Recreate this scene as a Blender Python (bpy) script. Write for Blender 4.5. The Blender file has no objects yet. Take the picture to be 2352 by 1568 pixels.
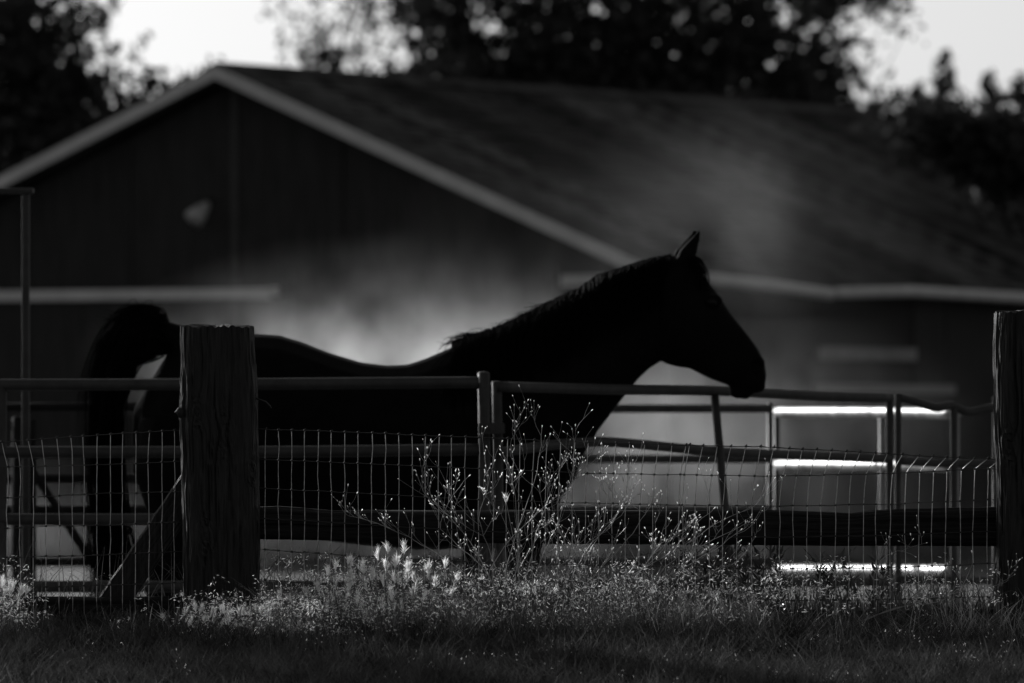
import bpy, math, random
import numpy as np
from mathutils import Vector, noise

random.seed(7)
rng = np.random.default_rng(7)
R = math.radians
sc = bpy.context.scene
col = sc.collection

# ------------------------------------------------------------------ camera
ZC = 0.584                        # camera height over the grass at the fence
LENS, SENSOR = 300.0, 36.0
cam = bpy.data.cameras.new('camera')
cam_o = bpy.data.objects.new('camera', cam)
col.objects.link(cam_o)
cam_o.location = (0, 0, ZC)
cam_o.rotation_euler = (R(90), 0, 0)
cam.lens = LENS
cam.sensor_width = SENSOR
cam.shift_y = 0.0918
cam.clip_start = 0.5
cam.clip_end = 6000
cam.dof.use_dof = True
cam.dof.focus_distance = 26.1
cam.dof.aperture_fstop = 6.3
sc.camera = cam_o

# ------------------------------------------------------------------ sky and sun
SUN_AZ, SUN_EL = R(-33), R(18)    # behind the barn, to the left
w = bpy.data.worlds.new('World')
sc.world = w
w.use_nodes = True
nt = w.node_tree
bg = nt.nodes['Background']
sk = nt.nodes.new('ShaderNodeTexSky')
sk.sky_type = 'NISHITA'
sk.sun_disc = False
sk.sun_elevation = SUN_EL
sk.sun_rotation = SUN_AZ
sk.dust_density = 1.5
bw = nt.nodes.new('ShaderNodeRGBToBW')
nt.links.new(sk.outputs[0], bw.inputs[0])
nt.links.new(bw.outputs[0], bg.inputs[0])
bg.inputs[1].default_value = 0.085
S = Vector((math.sin(SUN_AZ) * math.cos(SUN_EL), math.cos(SUN_AZ) * math.cos(SUN_EL), math.sin(SUN_EL)))
sun = bpy.data.lights.new('sun', 'SUN')
sun.energy = 5.0
sun.angle = R(0.5)
sun.color = (1, 1, 1)             # black-and-white photograph
sun_o = bpy.data.objects.new('sun', sun)
col.objects.link(sun_o)
sun_o.location = S * 60
sun_o.rotation_euler = (-S).to_track_quat('-Z', 'Y').to_euler()

sc.view_settings.view_transform = 'Standard'
sc.view_settings.look = 'None'
sc.view_settings.exposure = 0.0
sc.view_settings.gamma = 1.0
sc.cycles.use_denoising = True
sc.cycles.max_bounces = 6
sc.cycles.diffuse_bounces = 3
sc.cycles.glossy_bounces = 2
sc.cycles.transmission_bounces = 3
sc.cycles.volume_bounces = 0
sc.cycles.volume_step_rate = 2.0
sc.cycles.volume_max_steps = 64
sc.cycles.sample_clamp_indirect = 4.0

# ------------------------------------------------------------------ helpers
K = SENSOR / LENS / 2352.0        # radians per unit of the measuring grid


def P(px, py, Y):
    """a measured direction at distance Y -> a point in the place"""
    return Vector(((px - 1176) * K * Y, Y, ZC + (1000 - py) * K * Y))


def smooth(t):
    t = min(1.0, max(0.0, t))
    return t * t * (3 - 2 * t)


def ground_z(x, y):
    z = -0.6 * smooth((y - 26.7) / 2.6)
    if y < 26:
        z -= .058 * (26 - y) * smooth((26 - y) / .8 + .25)
    n = noise.noise(Vector((x * 1.3, y * 0.9, 0.3)))
    return z + 0.012 * n


class MB:
    def __init__(s):
        s.v, s.f = [], []

    def add(s, vs, fs):
        b = len(s.v)
        s.v.extend([tuple(p) for p in vs])
        s.f.extend([tuple(i + b for i in f) for f in fs])

    def tube(s, pts, rad, n=8, cap=True, oval=1.0):
        pts = [Vector(p) for p in pts]
        m = len(pts)
        if not hasattr(rad, '__len__'):
            rad = [rad] * m
        vs, fs = [], []
        t0 = (pts[1] - pts[0]).normalized()
        a = Vector((0, 0, 1)) if abs(t0.z) < .9 else Vector((0, 1, 0))
        nrm = (a - t0 * a.dot(t0)).normalized()
        for i in range(m):
            t = (pts[min(i + 1, m - 1)] - pts[max(i - 1, 0)]).normalized()
            nrm = (nrm - t * nrm.dot(t)).normalized()
            bn = t.cross(nrm)
            for k in range(n):
                an = 2 * math.pi * k / n
                vs.append(pts[i] + (nrm * math.cos(an) + bn * math.sin(an) * oval) * rad[i])
        for i in range(m - 1):
            for k in range(n):
                k2 = (k + 1) % n
                fs.append((i * n + k, i * n + k2, (i + 1) * n + k2, (i + 1) * n + k))
        if cap:
            fs.append(tuple(range(n - 1, -1, -1)))
            fs.append(tuple((m - 1) * n + k for k in range(n)))
        s.add(vs, fs)

    def loft(s, rings):
        n = len(rings[0])
        vs = [p for r in rings for p in r]
        fs = []
        for i in range(len(rings) - 1):
            for k in range(n):
                k2 = (k + 1) % n
                fs.append((i * n + k, i * n + k2, (i + 1) * n + k2, (i + 1) * n + k))
        fs.append(tuple(range(n - 1, -1, -1)))
        fs.append(tuple((len(rings) - 1) * n + k for k in range(n)))
        s.add(vs, fs)

    def box(s, x0, x1, y0, y1, z0, z1):
        vs = [(x0, y0, z0), (x1, y0, z0), (x1, y1, z0), (x0, y1, z0), (x0, y0, z1), (x1, y0, z1), (x1, y1, z1), (x0, y1, z1)]
        s.add(vs, [(0, 3, 2, 1), (4, 5, 6, 7), (0, 1, 5, 4), (1, 2, 6, 5), (2, 3, 7, 6), (3, 0, 4, 7)])

    def hexa(s, c):
        s.add(c, [(0, 3, 2, 1), (4, 5, 6, 7), (0, 1, 5, 4), (1, 2, 6, 5), (2, 3, 7, 6), (3, 0, 4, 7)])

    def ball(s, c, r, n=8, m=5, axis=None):
        """ellipsoid; r = (rx, ry, rz)"""
        if not hasattr(r, '__len__'):
            r = (r, r, r)
        rings = []
        for i in range(m + 1):
            th = math.pi * (0.02 + 0.96 * i / m)
            rings.append([Vector((c[0] + r[0] * math.sin(th) * math.cos(2 * math.pi * k / n),
                                  c[1] + r[1] * math.sin(th) * math.sin(2 * math.pi * k / n),
                                  c[2] - r[2] * math.cos(th))) for k in range(n)])
        s.loft(rings)

    def build(s, name, m, parent=None, smooth_=False, kind=None):
        me = bpy.data.meshes.new(name)
        me.from_pydata(s.v, [], s.f)
        return link(name, me, m, parent, smooth_, kind)


def link(name, me, m, parent=None, smooth_=False, kind=None):
    if smooth_:
        me.polygons.foreach_set('use_smooth', [True] * len(me.polygons))
    me.materials.clear()
    me.materials.append(m)
    me.update()
    o = bpy.data.objects.new(name, me)
    col.objects.link(o)
    if parent:
        o.parent = parent
        o.matrix_parent_inverse = parent.matrix_basis.inverted()
    if kind:
        o['kind'] = kind
    return o


def thing(name, label, cat, loc=(0, 0, 0), rz=0, group=None):
    o = bpy.data.objects.new(name, None)
    o.empty_display_size = .2
    col.objects.link(o)
    o.location = loc
    o.rotation_euler = (0, 0, rz)
    tag(o, label, cat, group)
    return o


def tag(o, label, cat, group=None):
    o['label'] = label
    o['category'] = cat
    if group:
        o['group'] = group


# ------------------------------------------------------------------ materials (all neutral: black-and-white picture)
def mat(name, lo, hi=None, rough=.7, scale=4.0, stretch=(1, 1, 1), detail=5, metal=0.0, spec=.3, bump=0.0, bscale=None, bdist=.01, coord='Object', sheen=0.0):
    m = bpy.data.materials.new(name)
    m.use_nodes = True
    t = m.node_tree
    b = t.nodes['Principled BSDF']
    hi = lo if hi is None else hi
    tc = t.nodes.new('ShaderNodeTexCoord')
    mp = t.nodes.new('ShaderNodeMapping')
    mp.inputs['Scale'].default_value = stretch
    t.links.new(tc.outputs[coord], mp.inputs[0])
    nz = t.nodes.new('ShaderNodeTexNoise')
    nz.inputs['Scale'].default_value = scale
    nz.inputs['Detail'].default_value = detail
    nz.inputs['Roughness'].default_value = .65
    t.links.new(mp.outputs[0], nz.inputs[0])
    rp = t.nodes.new('ShaderNodeValToRGB')
    rp.color_ramp.elements[0].position = .3
    rp.color_ramp.elements[1].position = .72
    rp.color_ramp.elements[0].color = (lo, lo, lo, 1)
    rp.color_ramp.elements[1].color = (hi, hi, hi, 1)
    t.links.new(nz.outputs[0], rp.inputs[0])
    t.links.new(rp.outputs[0], b.inputs['Base Color'])
    b.inputs['Roughness'].default_value = rough
    b.inputs['Metallic'].default_value = metal
    b.inputs['Specular IOR Level'].default_value = spec
    b.inputs['Sheen Weight'].default_value = sheen
    if bump:
        n2 = t.nodes.new('ShaderNodeTexNoise')
        n2.inputs['Scale'].default_value = bscale or scale * 3
        n2.inputs['Detail'].default_value = 4
        t.links.new(mp.outputs[0], n2.inputs[0])
        bp = t.nodes.new('ShaderNodeBump')
        bp.inputs['Strength'].default_value = bump
        bp.inputs['Distance'].default_value = bdist
        t.links.new(n2.outputs[0], bp.inputs['Height'])
        t.links.new(bp.outputs[0], b.inputs['Normal'])
    return m


def leafmat(name, dif, tra, gloss=.03, rough=.4, vary=.5):
    """thin leaf: reflected, transmitted and glossy light"""
    m = bpy.data.materials.new(name)
    m.use_nodes = True
    t = m.node_tree
    t.nodes.remove(t.nodes['Principled BSDF'])
    out = t.nodes['Material Output']
    tc = t.nodes.new('ShaderNodeTexCoord')
    nz = t.nodes.new('ShaderNodeTexNoise')
    nz.inputs['Scale'].default_value = 9
    t.links.new(tc.outputs['Object'], nz.inputs[0])

    def shade(v):
        mr = t.nodes.new('ShaderNodeMapRange')
        mr.inputs['From Min'].default_value = .3
        mr.inputs['From Max'].default_value = .7
        mr.inputs['To Min'].default_value = v * (1 - vary)
        mr.inputs['To Max'].default_value = v * (1 + vary)
        t.links.new(nz.outputs[0], mr.inputs[0])
        return mr.outputs[0]
    d = t.nodes.new('ShaderNodeBsdfDiffuse')
    t.links.new(shade(dif), d.inputs[0])
    tr = t.nodes.new('ShaderNodeBsdfTranslucent')
    t.links.new(shade(tra), tr.inputs[0])
    g = t.nodes.new('ShaderNodeBsdfGlossy')
    g.inputs['Color'].default_value = (gloss, gloss, gloss, 1)
    g.inputs['Roughness'].default_value = rough
    a1 = t.nodes.new('ShaderNodeAddShader')
    a2 = t.nodes.new('ShaderNodeAddShader')
    t.links.new(d.outputs[0], a1.inputs[0])
    t.links.new(tr.outputs[0], a1.inputs[1])
    t.links.new(a1.outputs[0], a2.inputs[0])
    t.links.new(g.outputs[0], a2.inputs[1])
    t.links.new(a2.outputs[0], out.inputs[0])
    return m


M = {}
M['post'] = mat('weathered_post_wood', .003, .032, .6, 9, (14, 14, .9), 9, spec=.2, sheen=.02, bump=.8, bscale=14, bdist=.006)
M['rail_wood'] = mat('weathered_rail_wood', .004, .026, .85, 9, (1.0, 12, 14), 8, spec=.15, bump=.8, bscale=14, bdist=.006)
M['pipe_shaded'] = mat('shaded_pipe', .010, .02, .7, 10, spec=.03)  # darker copy of the corral pipe; takes the sunlight off the gate by colour
M['wire_shaded'] = mat('shaded_wire', .03, .06, .7, 60, metal=.2, spec=.2)  # dark copy of the wire for horizontals and knots, unlit look in the colour
M['wire'] = mat('galvanised_wire', .28, .6, .42, 60, metal=.6, spec=.5)
M['pipe'] = mat('dull_corral_pipe', .03, .055, .5, 14, detail=6, spec=.15, bump=.15, bscale=40, bdist=.002)
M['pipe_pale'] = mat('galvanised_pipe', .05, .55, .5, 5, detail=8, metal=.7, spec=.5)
M['pipe_mid'] = mat('faded_pipe', .16, .24, .5, 10, spec=.2)
M['siding'] = mat('dark_barn_siding', .014, .036, .8, 3, (8, 8, .6), 6, spec=.2, bump=.2, bscale=10)
M['batten'] = mat('worn_batten', .035, .06, .8, 3)
M['trim'] = mat('pale_barn_trim', .42, .55, .65, 4, (1, 1, 1), 4, spec=.3)
M['roof'] = mat('roof_shingles', .014, .11, .95, 1.9, (1, 1, 1), 8, spec=.05, bump=.4, bscale=30, bdist=.01)
def vary_per_piece(m, lo, hi):
    t = m.node_tree
    b = t.nodes['Principled BSDF']
    src = b.inputs['Base Color'].links[0].from_socket
    ge = t.nodes.new('ShaderNodeNewGeometry')
    mr = t.nodes.new('ShaderNodeMapRange')
    mr.inputs['To Min'].default_value = lo
    mr.inputs['To Max'].default_value = hi
    t.links.new(ge.outputs['Random Per Island'], mr.inputs[0])
    mx = t.nodes.new('ShaderNodeMixRGB'); mx.blend_type = 'MULTIPLY'; mx.inputs[0].default_value = 1
    t.links.new(src, mx.inputs[1]); t.links.new(mr.outputs[0], mx.inputs[2])
    t.links.new(mx.outputs[0], b.inputs['Base Color'])


vary_per_piece(M['roof'], .1, 1.25)
M['lamp'] = mat('enamel_lamp', .32, .4, .4, 6)
M['opening_shade'] = mat('dark_opening', .008, .012, .8, 3)
M['soil'] = mat('dusty_soil', .035, .15, .95, 1.6, detail=9, bump=1.0, bscale=5, bdist=.08)
M['bark'] = mat('bark', .02, .04, .9, 6, (3, 3, 1), 6, bump=.5)
M['leaf'] = leafmat('broad_leaf', .022, .006, .012)
M['needle'] = leafmat('conifer_needle', .02, .005, .01)
M['grass'] = leafmat('dry_grass', .025, .030, .010, .4, .85)
M['tallgrass'] = leafmat('tall_dry_grass', .07, .15, .04, .3, .9)
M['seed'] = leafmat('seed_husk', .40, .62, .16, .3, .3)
M['weed'] = leafmat('weed_stem', .17, .15, .07, .3, .4)
M['straw'] = leafmat('grass_straw', .06, .06, .03, .35, .5)
M['leafweed'] = leafmat('leafy_weed_leaf', .03, .02, .02, .4, .4)
M['horse'] = mat('black_horse_coat', .004, .007, .6, 8, detail=4, spec=.016, bump=.08, bscale=60, bdist=.002)
M['hair'] = mat('black_horse_hair', .003, .005, .7, 10, spec=.02)
M['eye'] = mat('horse_eye', .003, .003, .35, spec=.15)
M['hoof'] = mat('horse_hoof', .02, .03, .5)
M['nail'] = mat('rusty_iron', .03, .05, .6, metal=.4)

# ------------------------------------------------------------------ ground
def make_ground():
    ys = list(np.arange(8, 34, .25)) + list(np.arange(34, 120, 3.0)) + [150, 250, 500, 1200, 4000]
    ys = [-60, -20, 0, 4] + ys
    xs = [-3000, -800, -200, -60, -25, -12] + list(np.arange(-6, 6.01, .25)) + [12, 25, 60, 200, 800, 3000]
    b = MB()
    vs = [(x, y, ground_z(x, max(y, 8)) if y < 34 else -.6) for y in ys for x in xs]
    nx = len(xs)
    fs = [(j * nx + i, j * nx + i + 1, (j + 1) * nx + i + 1, (j + 1) * nx + i) for j in range(len(ys) - 1) for i in range(nx - 1)]
    b.add(vs, fs)
    m = M['soil']
    t = m.node_tree
    bs = t.nodes['Principled BSDF']
    ramp = bs.inputs['Base Color'].links[0].from_node
    sp = t.nodes.new('ShaderNodeSeparateXYZ')
    tc = [n for n in t.nodes if n.type == 'TEX_COORD'][0]
    t.links.new(tc.outputs['Object'], sp.inputs[0])
    mr = t.nodes.new('ShaderNodeMapRange')
    mr.inputs['From Min'].default_value = 26.8
    mr.inputs['From Max'].default_value = 29.0
    t.links.new(sp.outputs['Y'], mr.inputs[0])
    mx = t.nodes.new('ShaderNodeMixRGB')
    mx.inputs[1].default_value = (.03, .03, .03, 1)       # dark humus under the turf
    t.links.new(mr.outputs[0], mx.inputs[0])
    t.links.new(ramp.outputs[0], mx.inputs[2])
    t.links.new(mx.outputs[0], bs.inputs['Base Color'])
    o = b.build('ground', m, None, True, 'structure')
    o['label'] = 'grassy bank in front falling to the dusty pen floor behind'


make_ground()

# ------------------------------------------------------------------ barn
TH = R(30)
PITCH = .416
RIDGE = 4.57
HALF = 4.55
LEN = 12.0
barn = thing('barn', 'dark gabled barn with pale rake boards and shingle roof behind the horse', 'barn', (-2.54, 78, -.6), -TH)


def bl(b, name, m, parent=barn, sm=False, kind=None):
    """build in the barn's own frame"""
    me = bpy.data.meshes.new(name)
    me.from_pydata(b.v, [], b.f)
    if sm:
        me.polygons.foreach_set('use_smooth', [True] * len(me.polygons))
    me.materials.append(m)
    o = bpy.data.objects.new(name, me)
    col.objects.link(o)
    o.parent = parent
    if kind:
        o['kind'] = kind
    return o


def roof_under(x):
    return RIDGE - .16 - PITCH * abs(x)


gw = MB()
gw.add([(-HALF, .06, 0), (HALF, .06, 0), (HALF, .06, roof_under(HALF)), (0, .06, roof_under(0)), (-HALF, .06, roof_under(HALF)),
        (-HALF, .16, 0), (HALF, .16, 0), (HALF, .16, roof_under(HALF)), (0, .16, roof_under(0)), (-HALF, .16, roof_under(HALF))],
       [(0, 1, 2, 3, 4), (9, 8, 7, 6, 5), (0, 5, 6, 1), (1, 6, 7, 2), (4, 9, 5, 0)])
gable = bl(gw, 'gable_wall', M['siding'])
nb = 8
for i in range(nb):
    x0 = -HALF + 2 * HALF * i / nb
    x1 = -HALF + 2 * HALF * (i + 1) / nb
    b = MB()
    g = .004
    yo = random.uniform(0, .008)
    za, zb = roof_under(x0) - .01, roof_under(x1) - .01
    if x0 < 0 < x1:
        xs = [x0 + g, 0, x1 - g]
        zs = [za, roof_under(0) - .01, zb]
    else:
        xs = [x0 + g, x1 - g]
        zs = [za, zb]
    n = len(xs)
    vs = [(x, .02 - yo, .15) for x in xs] + [(x, .02 - yo, z) for x, z in zip(xs, zs)] + \
         [(x, .058, .15) for x in xs] + [(x, .058, z) for x, z in zip(xs, zs)]
    fr = tuple(range(n)) + tuple(range(2 * n - 1, n - 1, -1))
    fs = [fr, tuple(reversed([k + 2 * n for k in fr]))]
    loop = list(fr)
    for k in range(len(loop)):
        p, q = loop[k], loop[(k + 1) % len(loop)]
        fs.append((p, p + 2 * n, q + 2 * n, q))
    b.add(vs, fs)
    bl(b, 'siding_panel', M['siding'], gable)
    b = MB()
    if i:
        hw = .035 if i == 4 else .02
        b.box(x0 - hw, x0 + hw, .002, .011, .15, roof_under(x0) - .05)
        bl(b, 'batten', M['batten'] if i == 4 else M['siding'], gable)

# long wall
b = MB()
b.box(HALF - .10, HALF - .03, .16, LEN, 0, roof_under(HALF) - .002)
lw = bl(b, 'side_wall', M['siding'])
for i in range(18):
    y0, y1 = .05 + (LEN - .05) * i / 18, .05 + (LEN - .05) * (i + 1) / 18
    if 2.7 < y0 and y1 < 4.9:
        continue
    b = MB()
    b.box(HALF - .028, HALF + random.uniform(.0, .01), y0 + .004, y1 - .004, .12, roof_under(HALF) - .03)
    bl(b, 'siding_panel', M['siding'], lw)
# stall window in the long wall
yw0, yw1 = 2.72, 4.7
b = MB(); b.box(HALF - .027, HALF - .004, yw0 - .01, yw1 + .01, .12, 1.56); bl(b, 'siding_panel', M['siding'], lw)
win = MB(); win.box(HALF - .026, HALF - .012, yw0, yw1, 1.562, roof_under(HALF) - .04)
win = bl(win, 'stall_window', M['opening_shade'])  # dark panel stands in for the shade inside the open window
b = MB(); b.box(HALF - .01, HALF + .05, yw0 + .02, yw1 - .02, 1.88, 2.0); bl(b, 'window_board', mat('grey_board', .14, .24), win)
b = MB(); b.box(HALF + .0, HALF + .04, yw0 - .02, yw1 + .8, 1.575, 1.66); bl(b, 'window_sill', mat('grey_sill', .16, .22), win)
# back gable and left wall close the building
b = MB(); b.box(-HALF + .03, -HALF + .10, .16, LEN, 0, roof_under(HALF) - .002); bl(b, 'side_wall', M['siding'])
b = MB()
b.add([(-HALF, LEN, 0), (HALF, LEN, 0), (HALF, LEN, roof_under(HALF)), (0, LEN, roof_under(0)), (-HALF, LEN, roof_under(HALF)),
       (-HALF, LEN + .1, 0), (HALF, LEN + .1, 0), (HALF, LEN + .1, roof_under(HALF)), (0, LEN + .1, roof_under(0)), (-HALF, LEN + .1, roof_under(HALF))],
      [(0, 1, 2, 3, 4), (9, 8, 7, 6, 5), (0, 5, 6, 1), (1, 6, 7, 2), (4, 9, 5, 0)])
bl(b, 'gable_wall', M['siding'])

# roof: deck, then courses of shingles
RX = HALF + .32
Y0, Y1 = -.30, LEN + .3
b = MB()
for s in (-1, 1):
    zt = RIDGE - .04
    b.hexa([(0, Y0, zt - .06), (s * RX, Y0, zt - .06 - PITCH * RX), (s * RX, Y1, zt - .06 - PITCH * RX), (0, Y1, zt - .06),
            (0, Y0, zt), (s * RX, Y0, zt - PITCH * RX), (s * RX, Y1, zt - PITCH * RX), (0, Y1, zt)])
roof = bl(b, 'roof', M['roof'])
nc = 34
for s in (1, -1):
    for c in range(nc):
        u0, u1 = RX * c / nc - .03, RX * (c + 1) / nc + .015      # from the ridge down
        u0 = max(u0, 0.0)
        b = MB()
        nsh = 42 if s > 0 else 6
        for k in range(nsh):
            ya = Y0 + (Y1 - Y0) * (k + (.5 if c % 2 else 0)) / nsh
            yb = min(ya + (Y1 - Y0) / nsh - .01, Y1)
            if ya > Y1 - .05:
                continue
            du = random.uniform(-.012, .012)
            th_ = random.uniform(.012, .03)
            z0, z1 = RIDGE - .036 - PITCH * u0, RIDGE - .036 - PITCH * (u1 + du)
            b.hexa([(s * u0, ya, z0), (s * (u1 + du), ya, z1), (s * (u1 + du), yb, z1), (s * u0, yb, z0),
                    (s * u0, ya, z0 + .006), (s * (u1 + du), ya, z1 + th_), (s * (u1 + du), yb, z1 + th_), (s * u0, yb, z0 + .006)])
        bl(b, 'shingle_course', M['roof'], roof)
b = MB()
for s in (-1, 1):
    b.hexa([(0, Y0 - .01, RIDGE + .0), (s * .16, Y0 - .01, RIDGE - .085), (s * .16, Y1 + .01, RIDGE - .085), (0, Y1 + .01, RIDGE),
            (0, Y0 - .01, RIDGE + .02), (s * .16, Y0 - .01, RIDGE - .06), (s * .16, Y1 + .01, RIDGE - .06), (0, Y1 + .01, RIDGE + .02)])
bl(b, 'ridge_cap', M['roof'], roof)
for s in (-1, 1):
    b = MB()
    zt = RIDGE - .02
    wd = .115
    b.hexa([(s * .002, Y0 - .045, zt - wd), (s * (RX + .02), Y0 - .045, zt - wd - PITCH * RX), (s * (RX + .02), Y0 - .005, zt - wd - PITCH * RX), (s * .002, Y0 - .005, zt - wd),
            (s * .002, Y0 - .045, zt), (s * (RX + .02), Y0 - .045, zt - PITCH * RX), (s * (RX + .02), Y0 - .005, zt - PITCH * RX), (s * .002, Y0 - .005, zt)])
    bl(b, 'rake_board', M['trim'])
# belt boards at eave height, either side of the big sliding door
b = MB(); b.box(-HALF, .40, -.035, -.014, 2.43, 2.53); bl(b, 'belt_board', M['trim'])
b = MB(); b.box(.43, .50, -.05, -.014, 2.46, 2.54); bl(b, 'belt_bracket', M['trim'])
b = MB(); b.box(3.46, HALF + .05, -.035, -.014, 2.52, 2.62); bl(b, 'belt_board', M['trim'])
door = MB(); door.box(.54, 3.42, -.06, -.03, .08, 2.72)
door = bl(door, 'sliding_door', M['siding'])
for x in (.54, 1.9, 3.30):
    b = MB(); b.box(x, x + .12, -.085, -.061, .09, 2.71); bl(b, 'door_stile', M['siding'], door)
for z in (.09, 1.35, 2.58):
    b = MB(); b.box(.665, 3.295, -.08, -.061, z, z + .12); bl(b, 'door_rail', M['siding'], door)
b = MB(); b.box(.4, 3.54, -.11, -.062, 2.725, 2.78); bl(b, 'door_track', M['siding'], door)
# sagging gutters under the long eave
gx = RX + .03
b = MB(); b.tube([(gx, -.25, 2.585), (gx, 1.2, 2.53), (gx, 2.4, 2.47)], .055, 8); bl(b, 'gutter', M['trim'], roof, True)
b = MB(); b.tube([(gx, 2.5, 2.485), (gx, 4.0, 2.52), (gx, 6.9, 2.48), (gx, 12.2, 2.44)], .052, 8); bl(b, 'gutter', M['trim'], roof, True)

# lamp on the gable
lp = P(462, 484, 78.0)
lamp = thing('wall_lamp', 'small pale tilted lamp on the dark barn gable', 'lamp', lp)
b = MB()
rings = []
for t, r in ((-.05, .03), (.0, .05), (.09, .085), (.17, .095)):
    c = lp + Vector((-.55, -.35, -.62)).normalized() * (t - .05)
    ax = Vector((-.55, -.35, -.62)).normalized()
    u = ax.cross(Vector((0, 0, 1))).normalized(); v = ax.cross(u)
    rings.append([c + (u * math.cos(a) + v * math.sin(a)) * r for a in np.linspace(0, 2 * math.pi, 14, endpoint=False)])
b.loft(rings)
b.build('lamp_shade', M['lamp'], lamp, True)
b = MB(); b.tube([lp + Vector((.02, -.0, .03)), lp + Vector((.10, .08, .10)), lp + Vector((.12, .24, .06))], .016, 6); b.build('lamp_arm', M['nail'], lamp, True)

# ------------------------------------------------------------------ trees
DENS = .33


def leaves(b_clumps, size, Y, depth, seed, aspect=1.0, dens=DENS, gaps=()):
    """leaf quads scattered in sub-clumps inside measured ellipsoids: (px, py, rx, ry, count)"""
    g = np.random.default_rng(seed)
    V, F = [], []
    base = 0
    for (cx, cy, rx, ry, n) in b_clumps:
        n = max(12, int(n * dens))
        c = P(cx, cy, Y)
        ax, az = rx * K * Y, ry * K * Y
        ay = depth if depth else (ax + az) / 2
        nsub = max(4, n // 22)
        d = g.normal(size=(nsub, 3)); d /= np.linalg.norm(d, axis=1)[:, None]
        sub = d * (g.random((nsub, 1)) ** .4) * np.array([ax, ay, az]) + np.array(c)
        pick = g.integers(0, nsub, n)
        spread = .30 * min(ax, az) + (.12 if dens == DENS else .02)
        pos = sub[pick] + g.normal(size=(n, 3)) * spread * np.array([1, 1, .75])
        for (hx, hy, hr_) in gaps:               # open places between the boughs
            hc_ = np.array(P(hx, hy, Y))
            dd = np.hypot(pos[:, 0] - hc_[0], pos[:, 2] - hc_[2]) / (hr_ * K * Y)
            pos = pos[dd > .25 + .85 * g.random(len(pos))]
        n = len(pos)
        u = g.normal(size=(n, 3)); u /= np.linalg.norm(u, axis=1)[:, None]
        v = np.cross(u, g.normal(size=(n, 3))); v /= np.linalg.norm(v, axis=1)[:, None]
        s = size * (.6 + .8 * g.random((n, 1)))
        u = u * s; v = v * s * .55 * aspect
        q = np.stack([pos - u, pos + v, pos + u, pos - v], 1).reshape(-1, 3)
        V.append(q)
        F.append(np.arange(4 * n).reshape(n, 4) + base)
        base += 4 * n
    return np.concatenate(V), np.concatenate(F)


def quad_mesh(name, V, F):
    me = bpy.data.meshes.new(name)
    me.vertices.add(len(V)); me.vertices.foreach_set('co', V.astype(np.float32).ravel())
    me.loops.add(F.size); me.loops.foreach_set('vertex_index', F.astype(np.int32).ravel())
    me.polygons.add(len(F))
    k = F.shape[1]
    me.polygons.foreach_set('loop_start', np.arange(0, F.size, k, dtype=np.int32))
    me.polygons.foreach_set('loop_total', np.full(len(F), k, dtype=np.int32))
    me.update(calc_edges=True)
    me.validate()
    return me


def tree(name, label, clumps, Y, base_px, size=.13, depth=None, seed=1, m='leaf', trunk_r=.25, cat='tree', group=None, gaps=()):
    foot = P(base_px, 1000, Y); foot.z = -.6
    root = thing(name, label, cat, foot, 0, group)
    V, F = leaves(clumps, size, Y, depth, seed, gaps=gaps)
    link('crown', quad_mesh('crown', V, F), M[m], root)
    b = MB()
    rr = random.Random(seed)
    top = P(clumps[0][0], clumps[0][1], Y)
    mid = foot.lerp(top, .55) + Vector((rr.uniform(-.3, .3), 0, 0))
    b.tube([foot, foot.lerp(mid, .5), mid, top], [trunk_r, trunk_r * .75, trunk_r * .5, trunk_r * .15], 8)
    for cl in clumps[1:]:
        e = P(cl[0], cl[1], Y) + Vector((0, rr.uniform(-.5, .5), 0))
        st = foot.lerp(mid, rr.uniform(.7, 1.0))
        b.tube([st, st.lerp(e, .5) + Vector((0, 0, rr.uniform(.1, .4))), e], [trunk_r * .35, trunk_r * .2, trunk_r * .06], 6)
    b.build('trunk', M['bark'], root, True)
    return root


tree('broadleaf_tree', 'big dark leafy tree at the far left behind the barn roof',
     [(10, 240, 200, 190, 14000), (-150, 60, 230, 260, 6000), (30, 60, 110, 80, 2600), (150, 330, 120, 90, 3800), (205, 265, 45, 80, 900), (190, 45, 45, 70, 620), (110, 180, 60, 60, 900),
      (245, 215, 30, 30, 240), (60, 400, 190, 90, 3000), (-60, -250, 260, 200, 4000)], 100, -60, .075, 1.6, 11)
tree('leafy_bush', 'low leafy bush showing just over the left slope of the barn roof',
     [(340, 250, 70, 45, 700), (400, 215, 60, 30, 420), (470, 190, 40, 18, 160), (330, 190, 22, 26, 60), (420, 300, 120, 60, 1200)], 96, 400, .07, 1.0, 12, trunk_r=.12, cat='bush')
tree('broadleaf_tree', 'widest dark tree crown rising behind the barn ridge',
     [(1350, 80, 330, 170, 15000), (1050, 90, 150, 130, 3800), (1700, 100, 210, 150, 7000), (1880, 180, 70, 80, 1900), (1250, -90, 420, 90, 5000),
      (960, 30, 90, 80, 1100), (1500, 195, 430, 65, 11000), (1800, 20, 130, 70, 1300), (1600, -250, 420, 180, 5000), (1140, 185, 260, 40, 5200), (1830, 255, 120, 45, 3200)], 112, 1400, .085, 2.0, 13, trunk_r=.3,
     gaps=((1122, 62, 40), (1108, 15, 26), (1140, 130, 20), (880, 95, 36), (1358, 26, 34), (1772, 152, 22), (1795, 25, 44), (1640, 108, 14), (890, 25, 28), (1490, 120, 12), (1680, 205, 12), (1560, 40, 12), (1850, 70, 30)))
tree('broadleaf_tree', 'sparse thin-leaved treetop between the barn peak and the wide crown',
     [(740, 100, 40, 60, 330), (690, 60, 60, 60, 200), (790, 50, 60, 60, 200), (760, 150, 40, 25, 260), (640, 20, 30, 40, 90), (830, 140, 50, 40, 330), (840, 20, 30, 50, 200), (720, 140, 60, 22, 120)], 125, 770, .07, 1.0, 14, trunk_r=.14)
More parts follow.
